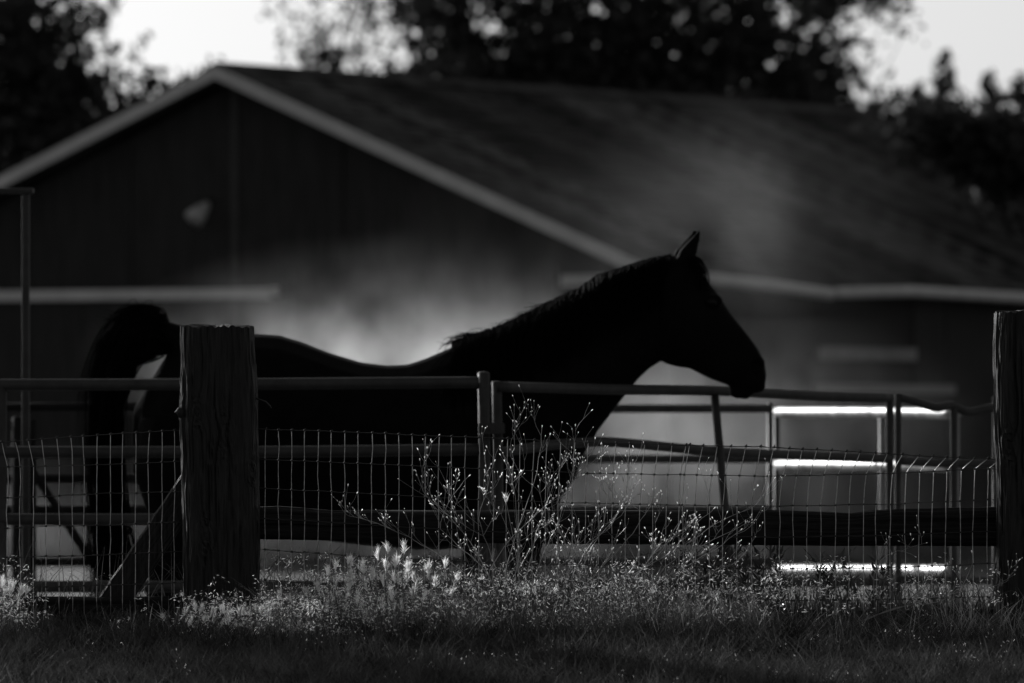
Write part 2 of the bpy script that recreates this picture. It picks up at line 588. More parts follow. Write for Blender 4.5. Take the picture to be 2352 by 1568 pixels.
tree('broadleaf_tree', 'leafy bough hanging into the top right corner of the sky',
     [(1950, -10, 110, 26, 700), (2030, 25, 55, 25, 160), (1900, -70, 200, 60, 1600), (1860, 40, 50, 30, 180), (2080, 60, 30, 20, 40), (1880, 90, 60, 40, 160)], 108, 1700, .07, .8, 15, trunk_r=.07)
def conifer(label, tip, basew, bottom, Y, seed):
    foot = P(tip[0], 1000, Y); foot.z = -.6
    root = thing('conifer_tree', label, 'tree', foot, 0, 'conifers at the right behind the barn')
    cl = []
    y = tip[1]
    while y < bottom:
        f = (y - tip[1]) / (bottom - tip[1])
        r = 7 + basew * f ** .8
        cl.append((tip[0] + random.uniform(-3, 3), y, r, 9 + 6 * f, int(22 + 240 * f)))
        y += 15
    V, F = leaves(cl, .055, Y, None, seed, 1.0, 1.2)
    link('crown', quad_mesh('crown', V, F), M['needle'], root)
    b = MB(); tp = P(tip[0], tip[1], Y)
    b.tube([foot, foot.lerp(tp, .6), tp], [.2, .1, .01], 7)
    b.build('trunk', M['bark'], root, True)


tree('leafy_bush', 'soft dark thicket filling the gap under the conifers at right',
     [(2250, 350, 150, 80, 5200), (2080, 335, 130, 55, 3600), (1985, 300, 70, 45, 1100), (2120, 290, 60, 45, 900), (2060, 240, 40, 40, 220)], 118, 2160, .075, 1.4, 16, trunk_r=.1, cat='bush')
tree('broadleaf_tree', 'dark overhanging tree hiding the far right end of the barn roof',
     [(2390, 380, 130, 80, 5200), (2280, 345, 95, 60, 2800), (2180, 312, 70, 42, 1500), (2110, 290, 50, 30, 700)], 84, 2480, .07, .5, 17, trunk_r=.16)
conifer('tallest narrow conifer spire against the sky at right', (2172, 122), 130, 470, 128, 21)
conifer('dark conifer cut by the right edge of the picture', (2345, 180), 120, 470, 122, 22)
conifer('conifer with forked top just left of the edge conifer', (2275, 175), 100, 470, 124, 23)
conifer('short conifer close to the left of the tallest spire', (2110, 195), 85, 470, 134, 24)
conifer('low conifer between the wide crown and the tall spire', (2035, 250), 95, 470, 130, 25)
conifer('lowest conifer tip beside the wide crown', (1960, 248), 80, 470, 130, 26)

# shade tree standing outside the picture at the left; unseen boughs placed to shade horse, pipes, gate and right-hand grass
def shade_tree():
    t0 = Vector((.5, 31.4, .4)) + S * 26
    t1 = Vector((1.25, 26.15, .06)) + S * 27
    foot = Vector((t0.x - 5.5, t0.y + 1, -.6))
    root = thing('broadleaf_tree', 'unseen shade tree left of the pen, boughs shaped to shade the horse', 'tree', foot)
    g = np.random.default_rng(77)
    V, F = [], []
    base = 0
    limbs = MB()
    limbs.tube([foot, foot + Vector((.2, 0, 5)), foot + Vector((.6, 0, 9)), foot + Vector((.8, 0, 12))], [.38, .3, .22, .05], 10)
    for (c, r, n) in ((t0, (3.6, .9, .55), 7500), (Vector((-1.9, 36.8, .2)) + S * 24, (1.2, .6, .4), 1800), (t1, (.6, .3, .22), 130), (foot + Vector((.2, 0, 11.5)), (2.2, 2.2, 2.4), 2600), (foot + Vector((-2.4, 0, 10)), (2.2, 2.0, 2.0), 2000)):
        limbs.tube([foot + Vector((.5, 0, 8)), (foot + Vector((.5, 0, 8))).lerp(c, .5) + Vector((0, 0, .6)), c], [.16, .1, .04], 8)
        nsub = n // 30
        d = g.normal(size=(nsub, 3)); d /= np.linalg.norm(d, axis=1)[:, None]
        sub = d * (g.random((nsub, 1)) ** .35) * np.array(r) + np.array(c)
        pos = sub[g.integers(0, nsub, n)] + g.normal(size=(n, 3)) * .16
        u = g.normal(size=(n, 3)); u /= np.linalg.norm(u, axis=1)[:, None]
        v = np.cross(u, g.normal(size=(n, 3))); v /= np.linalg.norm(v, axis=1)[:, None]
        s_ = .11 * (.6 + .8 * g.random((n, 1)))
        V.append(np.stack([pos - u * s_, pos + v * s_ * .55, pos + u * s_, pos - v * s_ * .55], 1).reshape(-1, 3))
        F.append(np.arange(4 * n).reshape(n, 4) + base); base += 4 * n
    link('crown', quad_mesh('crown', np.concatenate(V), np.concatenate(F)), M['leaf'], root)
    limbs.build('trunk', M['bark'], root, True)


shade_tree()

# ------------------------------------------------------------------ pipe corral
def pipe(name, pts, dia, parent, m='pipe', n=12):
    """pts: (px, py, Y)"""
    q = [P(*p) for p in pts]
    if len(q) > 2:                 # Catmull-Rom through the measured points
        out = []
        for i in range(len(q) - 1):
            p0, p1, p2, p3 = q[max(i - 1, 0)], q[i], q[i + 1], q[min(i + 2, len(q) - 1)]
            for k in range(6):
                t = k / 6
                out.append(.5 * ((2 * p1) + (p2 - p0) * t + (2 * p0 - 5 * p1 + 4 * p2 - p3) * t * t + (3 * p1 - p0 - 3 * p2 + p3) * t ** 3))
        out.append(q[-1]); q = out
    b = MB(); b.tube(q, dia / 2, n)
    return b.build(name, M[m], parent, True)


def vpost(name, px, py, Y, dia, parent, m='pipe', lean=0.0, top_cap=True, z0=-.6):
    t = P(px, py, Y)
    f = Vector((t.x + lean, Y, z0))
    b = MB(); b.tube([f, t], dia / 2, 12)
    o = b.build(name, M[m], parent, True)
    if top_cap:
        b = MB(); b.ball(t, (dia / 2 * 1.02, dia / 2 * 1.02, dia * .16), 12, 6); b.build('post_cap', M[m], o, True)
    return o


D1 = .042
p1 = thing('pipe_fence', 'straight grey pipe corral panel left of the paired posts, in front of the horse', 'fence panel', (P(400, 1000, 30.4).x, 30.4, -.6), 0, 'pipe corral panels')
pipe('rail', [(-260, 884, 30.4), (300, 883, 30.4), (700, 881, 30.4), (1100, 878, 30.42)], D1, p1)
pipe('rail', [(-260, 1038, 30.4), (300, 1038, 30.4), (700, 1037, 30.4), (1100, 1032, 30.42)], D1, p1)
pipe('rail', [(-260, 1193, 30.4), (700, 1192, 30.4), (1100, 1190, 30.42)], D1, p1)
pipe('rail', [(-260, 1347, 30.4), (700, 1347, 30.4), (1100, 1346, 30.42)], D1, p1)
pipe('rail', [(-260, 1502, 30.4), (700, 1502, 30.4), (1100, 1500, 30.42)], D1, p1)
vpost('end_post', 1111, 857, 30.42, .043, p1, lean=.012)
vpost('stay', 4, 890, 30.4, .036, p1, top_cap=False)

p2 = thing('pipe_fence', 'grey pipe panel with a bowed second rail under the horse muzzle', 'fence panel', (P(1600, 1000, 31.6).x, 31.6, -.6), 0, 'pipe corral panels')
def yr(px):
    return 30.5 + (px - 1150) * .0024
pipe('rail', [(x, y, yr(x)) for x, y in ((1142, 888), (1400, 894), (1640, 897), (1760, 903), (1900, 910), (2040, 913))], .038, p2)
pipe('rail', [(x, y, yr(x)) for x, y in ((1142, 1040), (1250, 1024), (1340, 1016), (1400, 1015), (1500, 1023), (1600, 1033), (1700, 1040), (1850, 1046), (2040, 1053))], .036, p2)
pipe('rail', [(x, y, yr(x)) for x, y in ((1142, 1192), (1600, 1192), (2040, 1192))], .036, p2)
pipe('rail', [(x, y, yr(x)) for x, y in ((1142, 1346), (1600, 1340), (2040, 1336))], .036, p2)
vpost('end_post', 1141, 878, 30.5, .036, p2, lean=.02)
st = P(1641, 899, yr(1641))
b = MB(); b.tube([st, st + Vector((.04, 0, -.45)), st + Vector((.09, 0, -1.33))], .016, 10); b.build('stay', M['pipe'], p2, True)
vpost('end_post', 2044, 906, yr(2044), .030, p2)
b = MB()
c0, c1 = P(1102, 971, 30.39), P(1157, 996, 30.48)
b.box(c0.x, c1.x, 30.36, 30.395, c1.z, c0.z)
b.box(c0.x, c1.x, 30.50, 30.53, c1.z, c0.z)
b.box(c0.x - .004, c0.x + .006, 30.362, 30.528, c1.z + .002, c0.z - .002)
b.box(c1.x - .006, c1.x + .004, 30.362, 30.528, c1.z + .002, c0.z - .002)
clamp = b.build('post_clamp', M['pipe'], p2)
bb = P(1130, 985, 30.35)
b = MB(); b.tube([bb, bb + Vector((0, -.014, 0))], .009, 6); b.build('bolt', M['pipe'], clamp)

p3 = thing('pipe_fence', 'grey pipe panel with a dented wavy top rail beside the right wooden post', 'fence panel', (P(2180, 1000, 33).x, 33.0, -.6), 0, 'pipe corral panels')
pipe('rail', [(2064, 912, 32.75), (2100, 922, 32.8), (2150, 936, 32.85), (2185, 931, 32.9), (2225, 946, 32.95), (2285, 937, 33.0), (2420, 937, 33.2)], .033, p3)
pipe('rail', [(2064, 1058, 32.75), (2180, 1064, 32.9), (2420, 1064, 33.2)], .033, p3)
pipe('rail', [(2064, 1195, 32.75), (2420, 1196, 33.2)], .033, p3)
pipe('rail', [(2064, 1332, 32.75), (2420, 1334, 33.2)], .033, p3)
vpost('end_post', 2063, 906, 32.75, .026, p3)
vpost('stay', 2191, 938, 32.9, .028, p3, top_cap=False)
vpost('stay', 2288, 912, 33.05, .03, p3)

p4 = thing('pipe_fence', 'dark pipe panel behind the horse chest on the far side of the pen', 'fence panel', (P(1600, 1000, 37.5).x, 37.5, -.6), 0, 'pipe corral panels')
for y in (938, 1054, 1172, 1290):
    pipe('rail', [(940, y - 2, 37.2), (1400, y, 37.4), (1768, y, 37.6)], .037, p4)
vpost('end_post', 1769, 926, 37.6, .026, p4)
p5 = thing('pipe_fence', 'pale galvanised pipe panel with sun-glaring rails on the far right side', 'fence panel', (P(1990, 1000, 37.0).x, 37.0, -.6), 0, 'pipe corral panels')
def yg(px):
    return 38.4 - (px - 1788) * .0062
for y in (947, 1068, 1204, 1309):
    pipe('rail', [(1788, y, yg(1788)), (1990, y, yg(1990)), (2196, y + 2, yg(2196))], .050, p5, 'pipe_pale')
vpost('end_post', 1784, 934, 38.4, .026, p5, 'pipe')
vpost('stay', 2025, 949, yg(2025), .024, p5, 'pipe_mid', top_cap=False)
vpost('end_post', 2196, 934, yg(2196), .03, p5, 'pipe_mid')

# gate and bow frame at the left
gt = thing('corral_gate', 'dark pipe gate with a diagonal brace seen through the wire at far left', 'gate', (P(150, 1000, 36.5).x, 36.5, -.6))
for y in (935, 1100, 1172, 1292):
    pipe('rail', [(-160, y, 36.5), (560, y - 2, 36.5)], .036, gt, 'pipe_shaded')
pipe('brace', [(70, 1075, 36.46), (225, 1310, 36.46)], .036, gt, 'pipe_shaded')
vpost('post', 44, 960, 36.3, .062, gt, 'pipe_shaded')
vpost('post', 74, 965, 36.4, .034, gt, 'pipe_shaded')
bow = thing('bow_gate_frame', 'tall thin pipe walk-through gate frame at the left edge', 'gate frame', (P(60, 1000, 33).x, 33.0, -.6))
def sq(name, a, bb_, wx, wy):
    b = MB()
    if abs(a.z - bb_.z) > abs(a.x - bb_.x):
        b.box(a.x - wx / 2, a.x + wx / 2, a.y - wy / 2, a.y + wy / 2, min(a.z, bb_.z), max(a.z, bb_.z))
    else:
        b.box(min(a.x, bb_.x), max(a.x, bb_.x), a.y - wy / 2, a.y + wy / 2, a.z - wx / 2, a.z + wx / 2)
    o = b.build(name, M['pipe'], bow)
    md = o.modifiers.new('b', 'BEVEL'); md.width = .008; md.segments = 3
    return o
tp = P(59, 446, 33.0)
sq('upright', tp, Vector((tp.x, 33.0, -.6)), .030, .030)
tl = P(-420, 446, 33.0)
sq('upright', tl, Vector((tl.x, 33.0, -.6)), .040, .040)
sq('crossbar', P(-440, 438, 33.0), P(78, 438, 33.0), .022, .05)

# ------------------------------------------------------------------ horse
HY = 31.5
def ring(top, bot, hw, n=20, Y=HY, pw=2.3):
    t, o = P(top[0], top[1], Y), P(bot[0], bot[1], Y)
    c = (t + o) / 2
    u = (t - o) / 2
    out = []
    for k in range(n):
        a = 2 * math.pi * k / n
        ca, sa = math.cos(a), math.sin(a)
        f = 1.0 / (abs(ca) ** pw + abs(sa) ** pw) ** (1 / pw)
        out.append(c + u * ca * f + Vector((0, hw * sa * f, 0)))
    return out


def limb(b, pts, Y, n=14):
    """pts: (px, py, half-width px, depth factor)"""
    rings = []
    for (x, y, r) in pts:
        c = P(x, y, Y)
        rr = r * K * HY
        rings.append([c + Vector((math.cos(a) * rr, math.sin(a) * rr * .85, 0)) for a in np.linspace(0, 2 * math.pi, n, endpoint=False)])
    b.loft(rings)


hb = MB()
trunk = [((309, 935), (303, 1035), .05), ((340, 882), (312, 1095), .14), ((385, 812), (350, 1165), .20), ((440, 778), (415, 1185), .255), ((520, 766), (510, 1195), .275),
         ((600, 767), (600, 1205), .28), ((640, 769), (640, 1215), .283), ((690, 784), (690, 1228), .288), ((760, 811), (760, 1243), .295), ((830, 832), (830, 1252), .30), ((890, 839), (900, 1258), .295),
         ((935, 837), (960, 1262), .285), ((975, 824), (1010, 1262), .265), ((1040, 796), (1075, 1258), .24), ((1100, 770), (1150, 1240), .22), ((1150, 748), (1215, 1205), .205),
         ((1200, 727), (1275, 1160), .185), ((1245, 704), (1318, 1105), .165), ((1290, 682), (1345, 1035), .145), ((1335, 660), (1376, 986), .125), ((1364, 642), (1400, 955), .117), ((1383, 626), (1415, 934), .112),
         ((1415, 620), (1441, 902), .102), ((1455, 607), (1466, 870), .098), ((1490, 597), (1492, 846), .096), ((1515, 588), (1512, 834), .09), ((1550, 584), (1530, 760), .07)]
hb.loft([ring(*t) for t in trunk])
head = [((1535, 586), (1500, 780), .075), ((1572, 590), (1510, 815), .092), ((1596, 608), (1524, 833), .10), ((1622, 640), (1556, 843), .10), ((1650, 675), (1583, 846), .092), ((1680, 722), (1612, 861), .078),
        ((1703, 750), (1636, 872), .068), ((1724, 776), (1655, 879), .062), ((1741, 800), (1672, 884), .06), ((1752, 822), (1690, 893), .058), ((1758, 842), (1712, 899), .056), ((1761, 862), (1733, 903), .046), ((1755, 886), (1746, 902), .026)]
hb.loft([ring(*t, Y=HY - .02) for t in head])
c = P(1694, 898, HY - .02); hb.ball(c, (.030, .034, .028), 12, 8)
c = P(1712, 905, HY - .02); hb.ball(c, (.021, .028, .020), 12, 8)
c = P(1745, 884, HY - .02); hb.ball(c, (.022, .036, .028), 12, 8)
c = P(1742, 836, HY - .055); hb.ball(c, (.026, .022, .034), 12, 8)
c = P(1640, 690, HY - .10); hb.ball(c, (.035, .022, .024), 12, 8)
c = P(1560, 790, HY - .02); hb.ball(c, (.10, .085, .083), 14, 8)
# ears
for dy, dx in ((-.06, 0), (.05, -10)):
    rr = []
    for (a, b2, hw) in (((1552, 600), (1596, 610), .028), ((1560, 574), (1600, 584), .03), ((1578, 556), (1605, 560), .022), ((1594, 540), (1609, 541), .012), ((1604, 527), (1609, 526), .004)):
        rr.append(ring((a[0] + dx, a[1]), (b2[0] + dx, b2[1]), hw, 12, HY + dy, 2))
    hb.loft(rr)
# dock of the tail, lifted
dk = [P(430, 800, HY), P(395, 775, HY), P(360, 758, HY), P(325, 765, HY), P(300, 800, HY)]
hb.tube(dk, [.07, .055, .045, .035, .02], 12)
# legs
G = 1734
limb(hb, [(1225, 1100, 85), (1210, 1190, 58), (1200, 1260, 44), (1197, 1360, 32), (1197, 1410, 33), (1194, 1450, 24), (1192, 1560, 19), (1190, 1640, 25), (1202, 1685, 20), (1208, 1712, 30), (1212, G, 36)], HY - .14)
limb(hb, [(1180, 1110, 80), (1140, 1190, 50), (1095, 1265, 36), (1088, 1360, 30), (1088, 1410, 32), (1086, 1450, 23), (1084, 1560, 19), (1082, 1640, 24), (1094, 1685, 20), (1100, 1712, 29), (1104, G, 35)], HY + .14)
limb(hb, [(420, 960, 100), (410, 1080, 104), (420, 1170, 84), (402, 1250, 58), (380, 1340, 42), (362, 1420, 36), (360, 1465, 32), (372, 1500, 26), (384, 1600, 23), (386, 1645, 28), (402, 1690, 23), (410, 1714, 31), (414, G, 37)], HY - .15)
limb(hb, [(480, 960, 100), (490, 1080, 100), (500, 1170, 80), (490, 1250, 54), (470, 1340, 40), (454, 1420, 36), (452, 1465, 31), (464, 1500, 25), (476, 1600, 22), (478, 1645, 27), (494, 1690, 22), (502, 1714, 30), (506, G, 36)], HY + .15)
tmp = hb.build('tmp_body', M['horse'])
md = tmp.modifiers.new('r', 'REMESH'); md.mode = 'VOXEL'; md.voxel_size = .010
md = tmp.modifiers.new('s', 'SMOOTH'); md.factor = .5; md.iterations = 2
dg = bpy.context.evaluated_depsgraph_get()
me = bpy.data.meshes.new_from_object(tmp.evaluated_get(dg))
bpy.data.objects.remove(tmp)
horse = thing('horse', 'black horse with lifted tail standing sideways behind the pipe rails', 'horse', (P(800, 1000, HY).x, HY, -.6))
link('body', me, M['horse'], horse, True)
# eye, nostril rims, hooves stay in the body mesh
ey = P(1636, 694, HY - .112)
b = MB(); b.ball(ey, (.020, .012, .016), 12, 8); b.build('eye', M['eye'], horse, True)
b = MB()
nc_ = P(1739, 842, HY - .074)
b.tube([nc_ + Vector((.016 * math.cos(a), -.002 * math.sin(a), .026 * math.sin(a))) for a in np.linspace(.2, 5.6, 14)], .006, 6)
b.build('nostril', M['hair'], horse, True)


def hairs(n, gen, r0, seg=12, sides=3):
    b = MB()
    for i in range(n):
        pts = gen(i, seg)
        m = len(pts)
        b.tube(pts, [r0 * (1 - .75 * (k / (m - 1)) ** 2) for k in range(m)], sides, cap=False)
    return b


def spline(ctrl, seg):
    out = []
    n = len(ctrl) - 1
    for s in range(seg + 1):
        u = s / seg * n
        i = min(int(u), n - 1)
        t = u - i
        p0, p1, p2, p3 = ctrl[max(i - 1, 0)], ctrl[i], ctrl[i + 1], ctrl[min(i + 2, n)]
        out.append(.5 * ((2 * p1) + (p2 - p0) * t + (2 * p0 - 5 * p1 + 4 * p2 - p3) * t * t + (3 * p1 - p0 - 3 * p2 + p3) * t ** 3))
    return out


hr = random.Random(3)
LOCKS = []
for q in range(34):
    LOCKS.append((hr.random(), hr.gauss(0, .03), hr.gauss(0, 7), hr.gauss(0, 12), hr.uniform(-90, 60), hr.gauss(0, 7)))
def tail_hair(i, seg):
    lk = LOCKS[i % len(LOCKS)]
    u = min(1, max(0, lk[0] + hr.gauss(0, .035)))                      # 0 outer, 1 inner strand
    yy = HY + lk[1] + hr.gauss(0, .01)
    jit = lambda s: hr.gauss(0, s)
    root = (405 - 70 * hr.random(), 800 - 40 * hr.random())
    top = 712 + 104 * u + lk[5] + jit(3)
    lf = 216 + 64 * u ** 1.2 + lk[2] + jit(3.5)
    if hr.random() < .10:
        lf -= hr.uniform(2, 18); top -= hr.uniform(0, 8)
    pts = [P(root[0], root[1] + 20 * u, yy), P(352 + jit(10), top, yy), P(292 + 12 * u + jit(4), top + 8 + 10 * u, yy), P(lf + 36 + jit(4), 772 + 62 * u, yy), P(lf + 11 + jit(4), 848 + 48 * u, yy),
           P(lf - 2 + lk[3] * .3, 960 + jit(6), yy), P(lf + lk[3] * .7 + jit(4), 1160, yy), P(lf + 14 + lk[3] * 1.6 + jit(10), 1400 + lk[4] + jit(25), yy)]
    return spline(pts, seg)


hairs(820, tail_hair, .0026, 20).build('tail', M['hair'], horse, True)
def wisp(i, seg):
    yy = HY + hr.gauss(0, .04)
    o_ = hr.uniform(0, 26)
    up = hr.uniform(0, 16)
    y1 = hr.uniform(900, 1420)
    pts = [P(372 - 40 * hr.random(), 745, yy), P(330 + hr.gauss(0, 14), 712 - up, yy), P(262 - o_ * .6, 742 - up * .4, yy), P(222 - o_, 832, yy), P(206 - o_ + hr.gauss(0, 4), 940, yy)]
    if y1 > 1000:
        pts.append(P(205 - o_ * .8 + hr.gauss(0, 10), y1, yy))
    return spline(pts, seg)
hairs(26, wisp, .0011, 18).build('tail_wisps', M['hair'], horse, True)
def stray(i, seg):
    a = hr.uniform(0, 1)
    x0, y0 = 395 - 110 * a, 745 - 28 * math.sin(a * 3)
    yy = HY + hr.gauss(0, .03)
    pts = [P(x0 + 20, y0 + 25, yy), P(x0 - 5, y0, yy), P(x0 - 18 + hr.gauss(0, 8), y0 - 14 + hr.gauss(0, 8), yy), P(x0 - 50 + hr.gauss(0, 10), y0 + hr.gauss(0, 8) - 3, yy)]
    return spline(pts, seg)
hairs(90, stray, .0015, 8).build('tail_strays', M['hair'], horse, True)
crest = [(1040, 790), (1086, 770), (1150, 750), (1200, 727), (1245, 704), (1290, 682), (1335, 660), (1375, 634), (1415, 620), (1455, 607), (1500, 593), (1545, 585)]
def crest_at(u):
    t = u * (len(crest) - 1); i = min(int(t), len(crest) - 2); t -= i
    return crest[i][0] * (1 - t) + crest[i + 1][0] * t, crest[i][1] * (1 - t) + crest[i + 1][1] * t
def mane_hair(i, seg):
    u = hr.random()
    x, y = crest_at(u)
    L = hr.uniform(40, 210) * (1 - .3 * u)
    side = -1
    lift = hr.uniform(-3, 4) * (1.1 - .5 * u)
    sl = hr.gauss(-6, 10)
    wdt = (.05 + .13 * (1 - u)) * 1.05
    pts = [P(x, y + 8, HY), P(x - 3, y - lift, HY + side * .02), P(x + sl * .3, y + .3 * L, HY + side * (wdt * .75 + .025)), P(x + sl, y + .65 * L, HY + side * (wdt + .03)), P(x + sl * 1.6, y + L, HY + side * (wdt + .045))]
    return spline(pts, seg)
hairs(1300, mane_hair, .0026, 12).build('mane', M['hair'], horse, True)
def tuft(i, seg):
    u = hr.choice([hr.uniform(0, .12), hr.uniform(.02, .12), hr.uniform(.16, .42)])
    x, y = crest_at(u)
    k = 1.0 if u < .13 else .8
    up = hr.uniform(-2, 15) * k * hr.random()
    pts = [P(x + 10, y + 4, HY), P(x - 2, y - up * .8, HY + hr.gauss(0, .02)), P(x - 16 * k - hr.uniform(0, 10), y - up + hr.uniform(0, 6), HY + hr.gauss(0, .02)), P(x - 34 * k - hr.uniform(0, 16), y + hr.uniform(-6, 26), HY + hr.gauss(0, .03))]
    return spline(pts, seg)
hairs(70, tuft, .0014, 10).build('mane_tuft', M['hair'], horse, True)
def forelock(i, seg):
    yy = HY - .05 + hr.gauss(0, .03)
    x = 1585 + hr.uniform(-15, 12)
    pts = [P(x, 588, yy), P(x + 16, 598, yy - .01), P(x + 26 + hr.uniform(0, 8), 630, yy - .02), P(x + 34 + hr.uniform(-6, 6), 668, yy - .04)]
    return spline(pts, seg)
hairs(50, forelock, .0022, 8).build('forelock', M['hair'], horse, True)

# ------------------------------------------------------------------ wooden fence
FY = 26.0
def wooden_post(name, label, left, right, top, Y, depth, seed):
    """left / right: outline points (px, py) from top to bottom; top: py over u in 0..1"""
    root = thing(name, label, 'fence post', (P((left[0][0] + right[0][0]) / 2, 1000, Y).x, Y, 0), 0, 'wooden fence posts')
    N, H = 180, 150
    ys = np.linspace(0, 1, H)
    lx, ly = zip(*left); rx, ry = zip(*right)
    vs = []
    off = Vector((seed * 7.1, seed * 3.3, 0))
    KN = [(-1.35, .34, .10), (-2.05, .27, .085), (-.75, .46, .07), (-1.9, .66, .09)] if seed == 1 else [(-2.2, .4, .09), (-1.6, .7, .08)]
    for j, t in enumerate(ys):
        y = top + (1480 - top) * t
        x0, x1 = np.interp(y, ly, lx), np.interp(y, ry, rx)
        cx, hw = (x0 + x1) / 2, (x1 - x0) / 2
        for k in range(N):
            a = 2 * math.pi * k / N
            ca, sa = math.cos(a), math.sin(a)
            pw = 3.6
            f = 1 / (abs(ca) ** pw + abs(sa) ** pw) ** (1 / pw)
            wx, wy = ca * f, sa * f
            wob = .09 * noise.noise(Vector((wx * 1.5, wy * 1.5, t * 5)) + off * 2)
            knot = 0.0
            for (ka, kt, kr) in KN:
                da = (a - ka + math.pi) % (2 * math.pi) - math.pi
                dd = math.hypot(da * .42, (t - kt) * 1.9) / kr
                if dd < 2.2:
                    e_ = math.exp(-dd * dd)
                    wob += .14 * e_ * (1 if da > 0 else -1)
                    knot += e_ * (.004 + .0018 * math.cos(dd * 14))
            wx_, wx = wx, wx + wob
            g = noise.noise(Vector((wx * 13, wy * 11, t * 2.2)) + off) * .4 + noise.noise(Vector((wx * 46, wy * 40, t * 4.0)) + off) * .6
            crack = max(0, noise.noise(Vector((wx * 17, wy * 15, t * 1.6)) - off) - .25) * 2.2
            wx = wx_
            dsp = knot + .0055 * g - .010 * crack + .004 * noise.noise(Vector((wx * 2, wy * 2, t * 7)) + off)
            q = P(cx, y, Y)
            sx = hw * K * Y
            z = q.z
            if j == 0:
                z += .009 * noise.noise(Vector((wx * 9, wy * 9, 1)) + off)
            vs.append(Vector((q.x + wx * (sx + dsp), Y + wy * (depth / 2 + dsp), z)))
    fs = []
    for j in range(H - 1):
        for k in range(N):
            k2 = (k + 1) % N
            fs.append((j * N + k, (j + 1) * N + k, (j + 1) * N + k2, j * N + k2))
    cidx = len(vs)
    # top face: rough end grain in rings
    rings_ = [range(N)]
    for f_ in (.85, .6, .3):
        row = []
        for k in range(N):
            q = vs[k]
            c0 = sum((vs[i] for i in range(0, N, 10)), Vector()) / 18
            p = c0.lerp(q, f_)
            p.z = q.z + .002 + .004 * noise.noise(Vector((p.x * 70, p.y * 70, seed)))
            row.append(len(vs)); vs.append(p)
        rings_.append(row)
    for a, b_ in zip(rings_, rings_[1:]):
        for k in range(N):
            k2 = (k + 1) % N
            fs.append((a[k], a[k2], b_[k2], b_[k]))
    fs.append(tuple(rings_[-1]))
    b = MB(); b.add(vs, fs)
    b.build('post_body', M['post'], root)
    return root


lp_ = wooden_post('wooden_fence_post', 'thick weathered wooden post in front of the horse rump, sunlit left edge',
                  [(415, 750), (414, 780), (417, 830), (415, 880), (412, 930), (414, 990), (418, 1045), (418, 1100), (421, 1200), (421, 1300), (424, 1480)],
                  [(583, 750), (585, 800), (590, 900), (592, 1000), (595, 1100), (597, 1250), (594, 1330), (591, 1480)], 751, FY, .22, 1)
b = MB()
a0 = P(420, 950, FY - .06)
b.tube([a0 + Vector((.02, 0, .0)), a0 + Vector((-.012, -.004, .004)), a0 + Vector((-.018, -.004, -.002))], [.020, .017, .010], 9)
b.build('branch_stub', M['post'], lp_, True)
b = MB()
a0 = P(588, 915, FY - .05)
b.tube([a0, a0 + Vector((.03, 0, -.010)), a0 + Vector((.042, 0, -.022)), a0 + Vector((.046, 0, -.03))], .0026, 6)
b.build('bent_nail', M['nail'], lp_, True)
rp_ = wooden_post('wooden_fence_post', 'dark wooden post cut off by the right edge of the picture',
                  [(2286, 719), (2283, 780), (2282, 850), (2284, 920), (2285, 1000), (2288, 1060), (2290, 1200), (2289, 1480)],
                  [(2452, 712), (2454, 900), (2458, 1100), (2460, 1480)], 718, FY, .22, 2)


def log_rail(name, label, tops, bots, Y, depth, seed, group='wooden fence rails', x_pad=0):
    x0, x1 = tops[0][0], tops[-1][0]
    H, N = 260, 56
    tx, ty = zip(*tops); bx, by = zip(*bots)
    vs = []
    off = Vector((seed * 5.3, seed * 2.7, 0))
    for j in range(H):
        x = x0 + (x1 - x0) * j / (H - 1)
        yt, yb = np.interp(x, tx, ty), np.interp(x, bx, by)
        q = P(x, (yt + yb) / 2, Y)
        hz = (yb - yt) / 2 * K * Y
        for k in range(N):
            a = 2 * math.pi * k / N
            ca, sa = math.cos(a), math.sin(a)
            pw = 3.4
            f = 1 / (abs(ca) ** pw + abs(sa) ** pw) ** (1 / pw)
            wy, wz = ca * f, sa * f
            u = (x - x0) * K * Y
            g = noise.noise(Vector((u * 2.0, wy * 9, wz * 11)) + off) * .6 + noise.noise(Vector((u * 3.5, wy * 26, wz * 30)) + off) * .4
            crack = max(0, noise.noise(Vector((u * 1.1, wy * 10, wz * 13)) - off) - .2) * 2.6
            dsp = .005 * g - .009 * crack
            vs.append(Vector((q.x, Y + wy * (depth / 2 + dsp), q.z + wz * (hz + dsp))))
    fs = []
    for j in range(H - 1):
        for k in range(N):
            k2 = (k + 1) % N
            fs.append((j * N + k, j * N + k2, (j + 1) * N + k2, (j + 1) * N + k))
    fs.append(tuple(range(N - 1, -1, -1))); fs.append(tuple((H - 1) * N + k for k in range(N)))
    b = MB(); b.add(vs, fs)
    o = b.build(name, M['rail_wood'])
    tag(o, label, 'fence rail', group)
    return o


log_rail('wooden_rail', 'dark split wooden rail between the two posts, across the horse legs',
         [(590, 1164), (640, 1162), (693, 1166), (760, 1172), (850, 1171), (1000, 1172), (1300, 1172), (1557, 1173), (1760, 1171), (1895, 1176), (1956, 1180), (1996, 1174), (2064, 1169), (2292, 1164)],
         [(590, 1238), (795, 1241), (1250, 1248), (1557, 1250), (2292, 1254)], FY + .075, .10, 3)
log_rail('wooden_rail', 'low wooden rail sunk in the grass between the two posts',
         [(588, 1378), (795, 1382), (1200, 1388), (1641, 1396), (1976, 1402), (2292, 1397)],
         [(588, 1447), (795, 1450), (1641, 1456), (2292, 1460)], FY + .075, .10, 4)
log_rail('wooden_rail', 'low wooden rail at the bottom left of the left post',
         [(-80, 1372), (100, 1371), (300, 1371), (426, 1370)], [(-80, 1444), (426, 1446)], FY + .075, .10, 5)
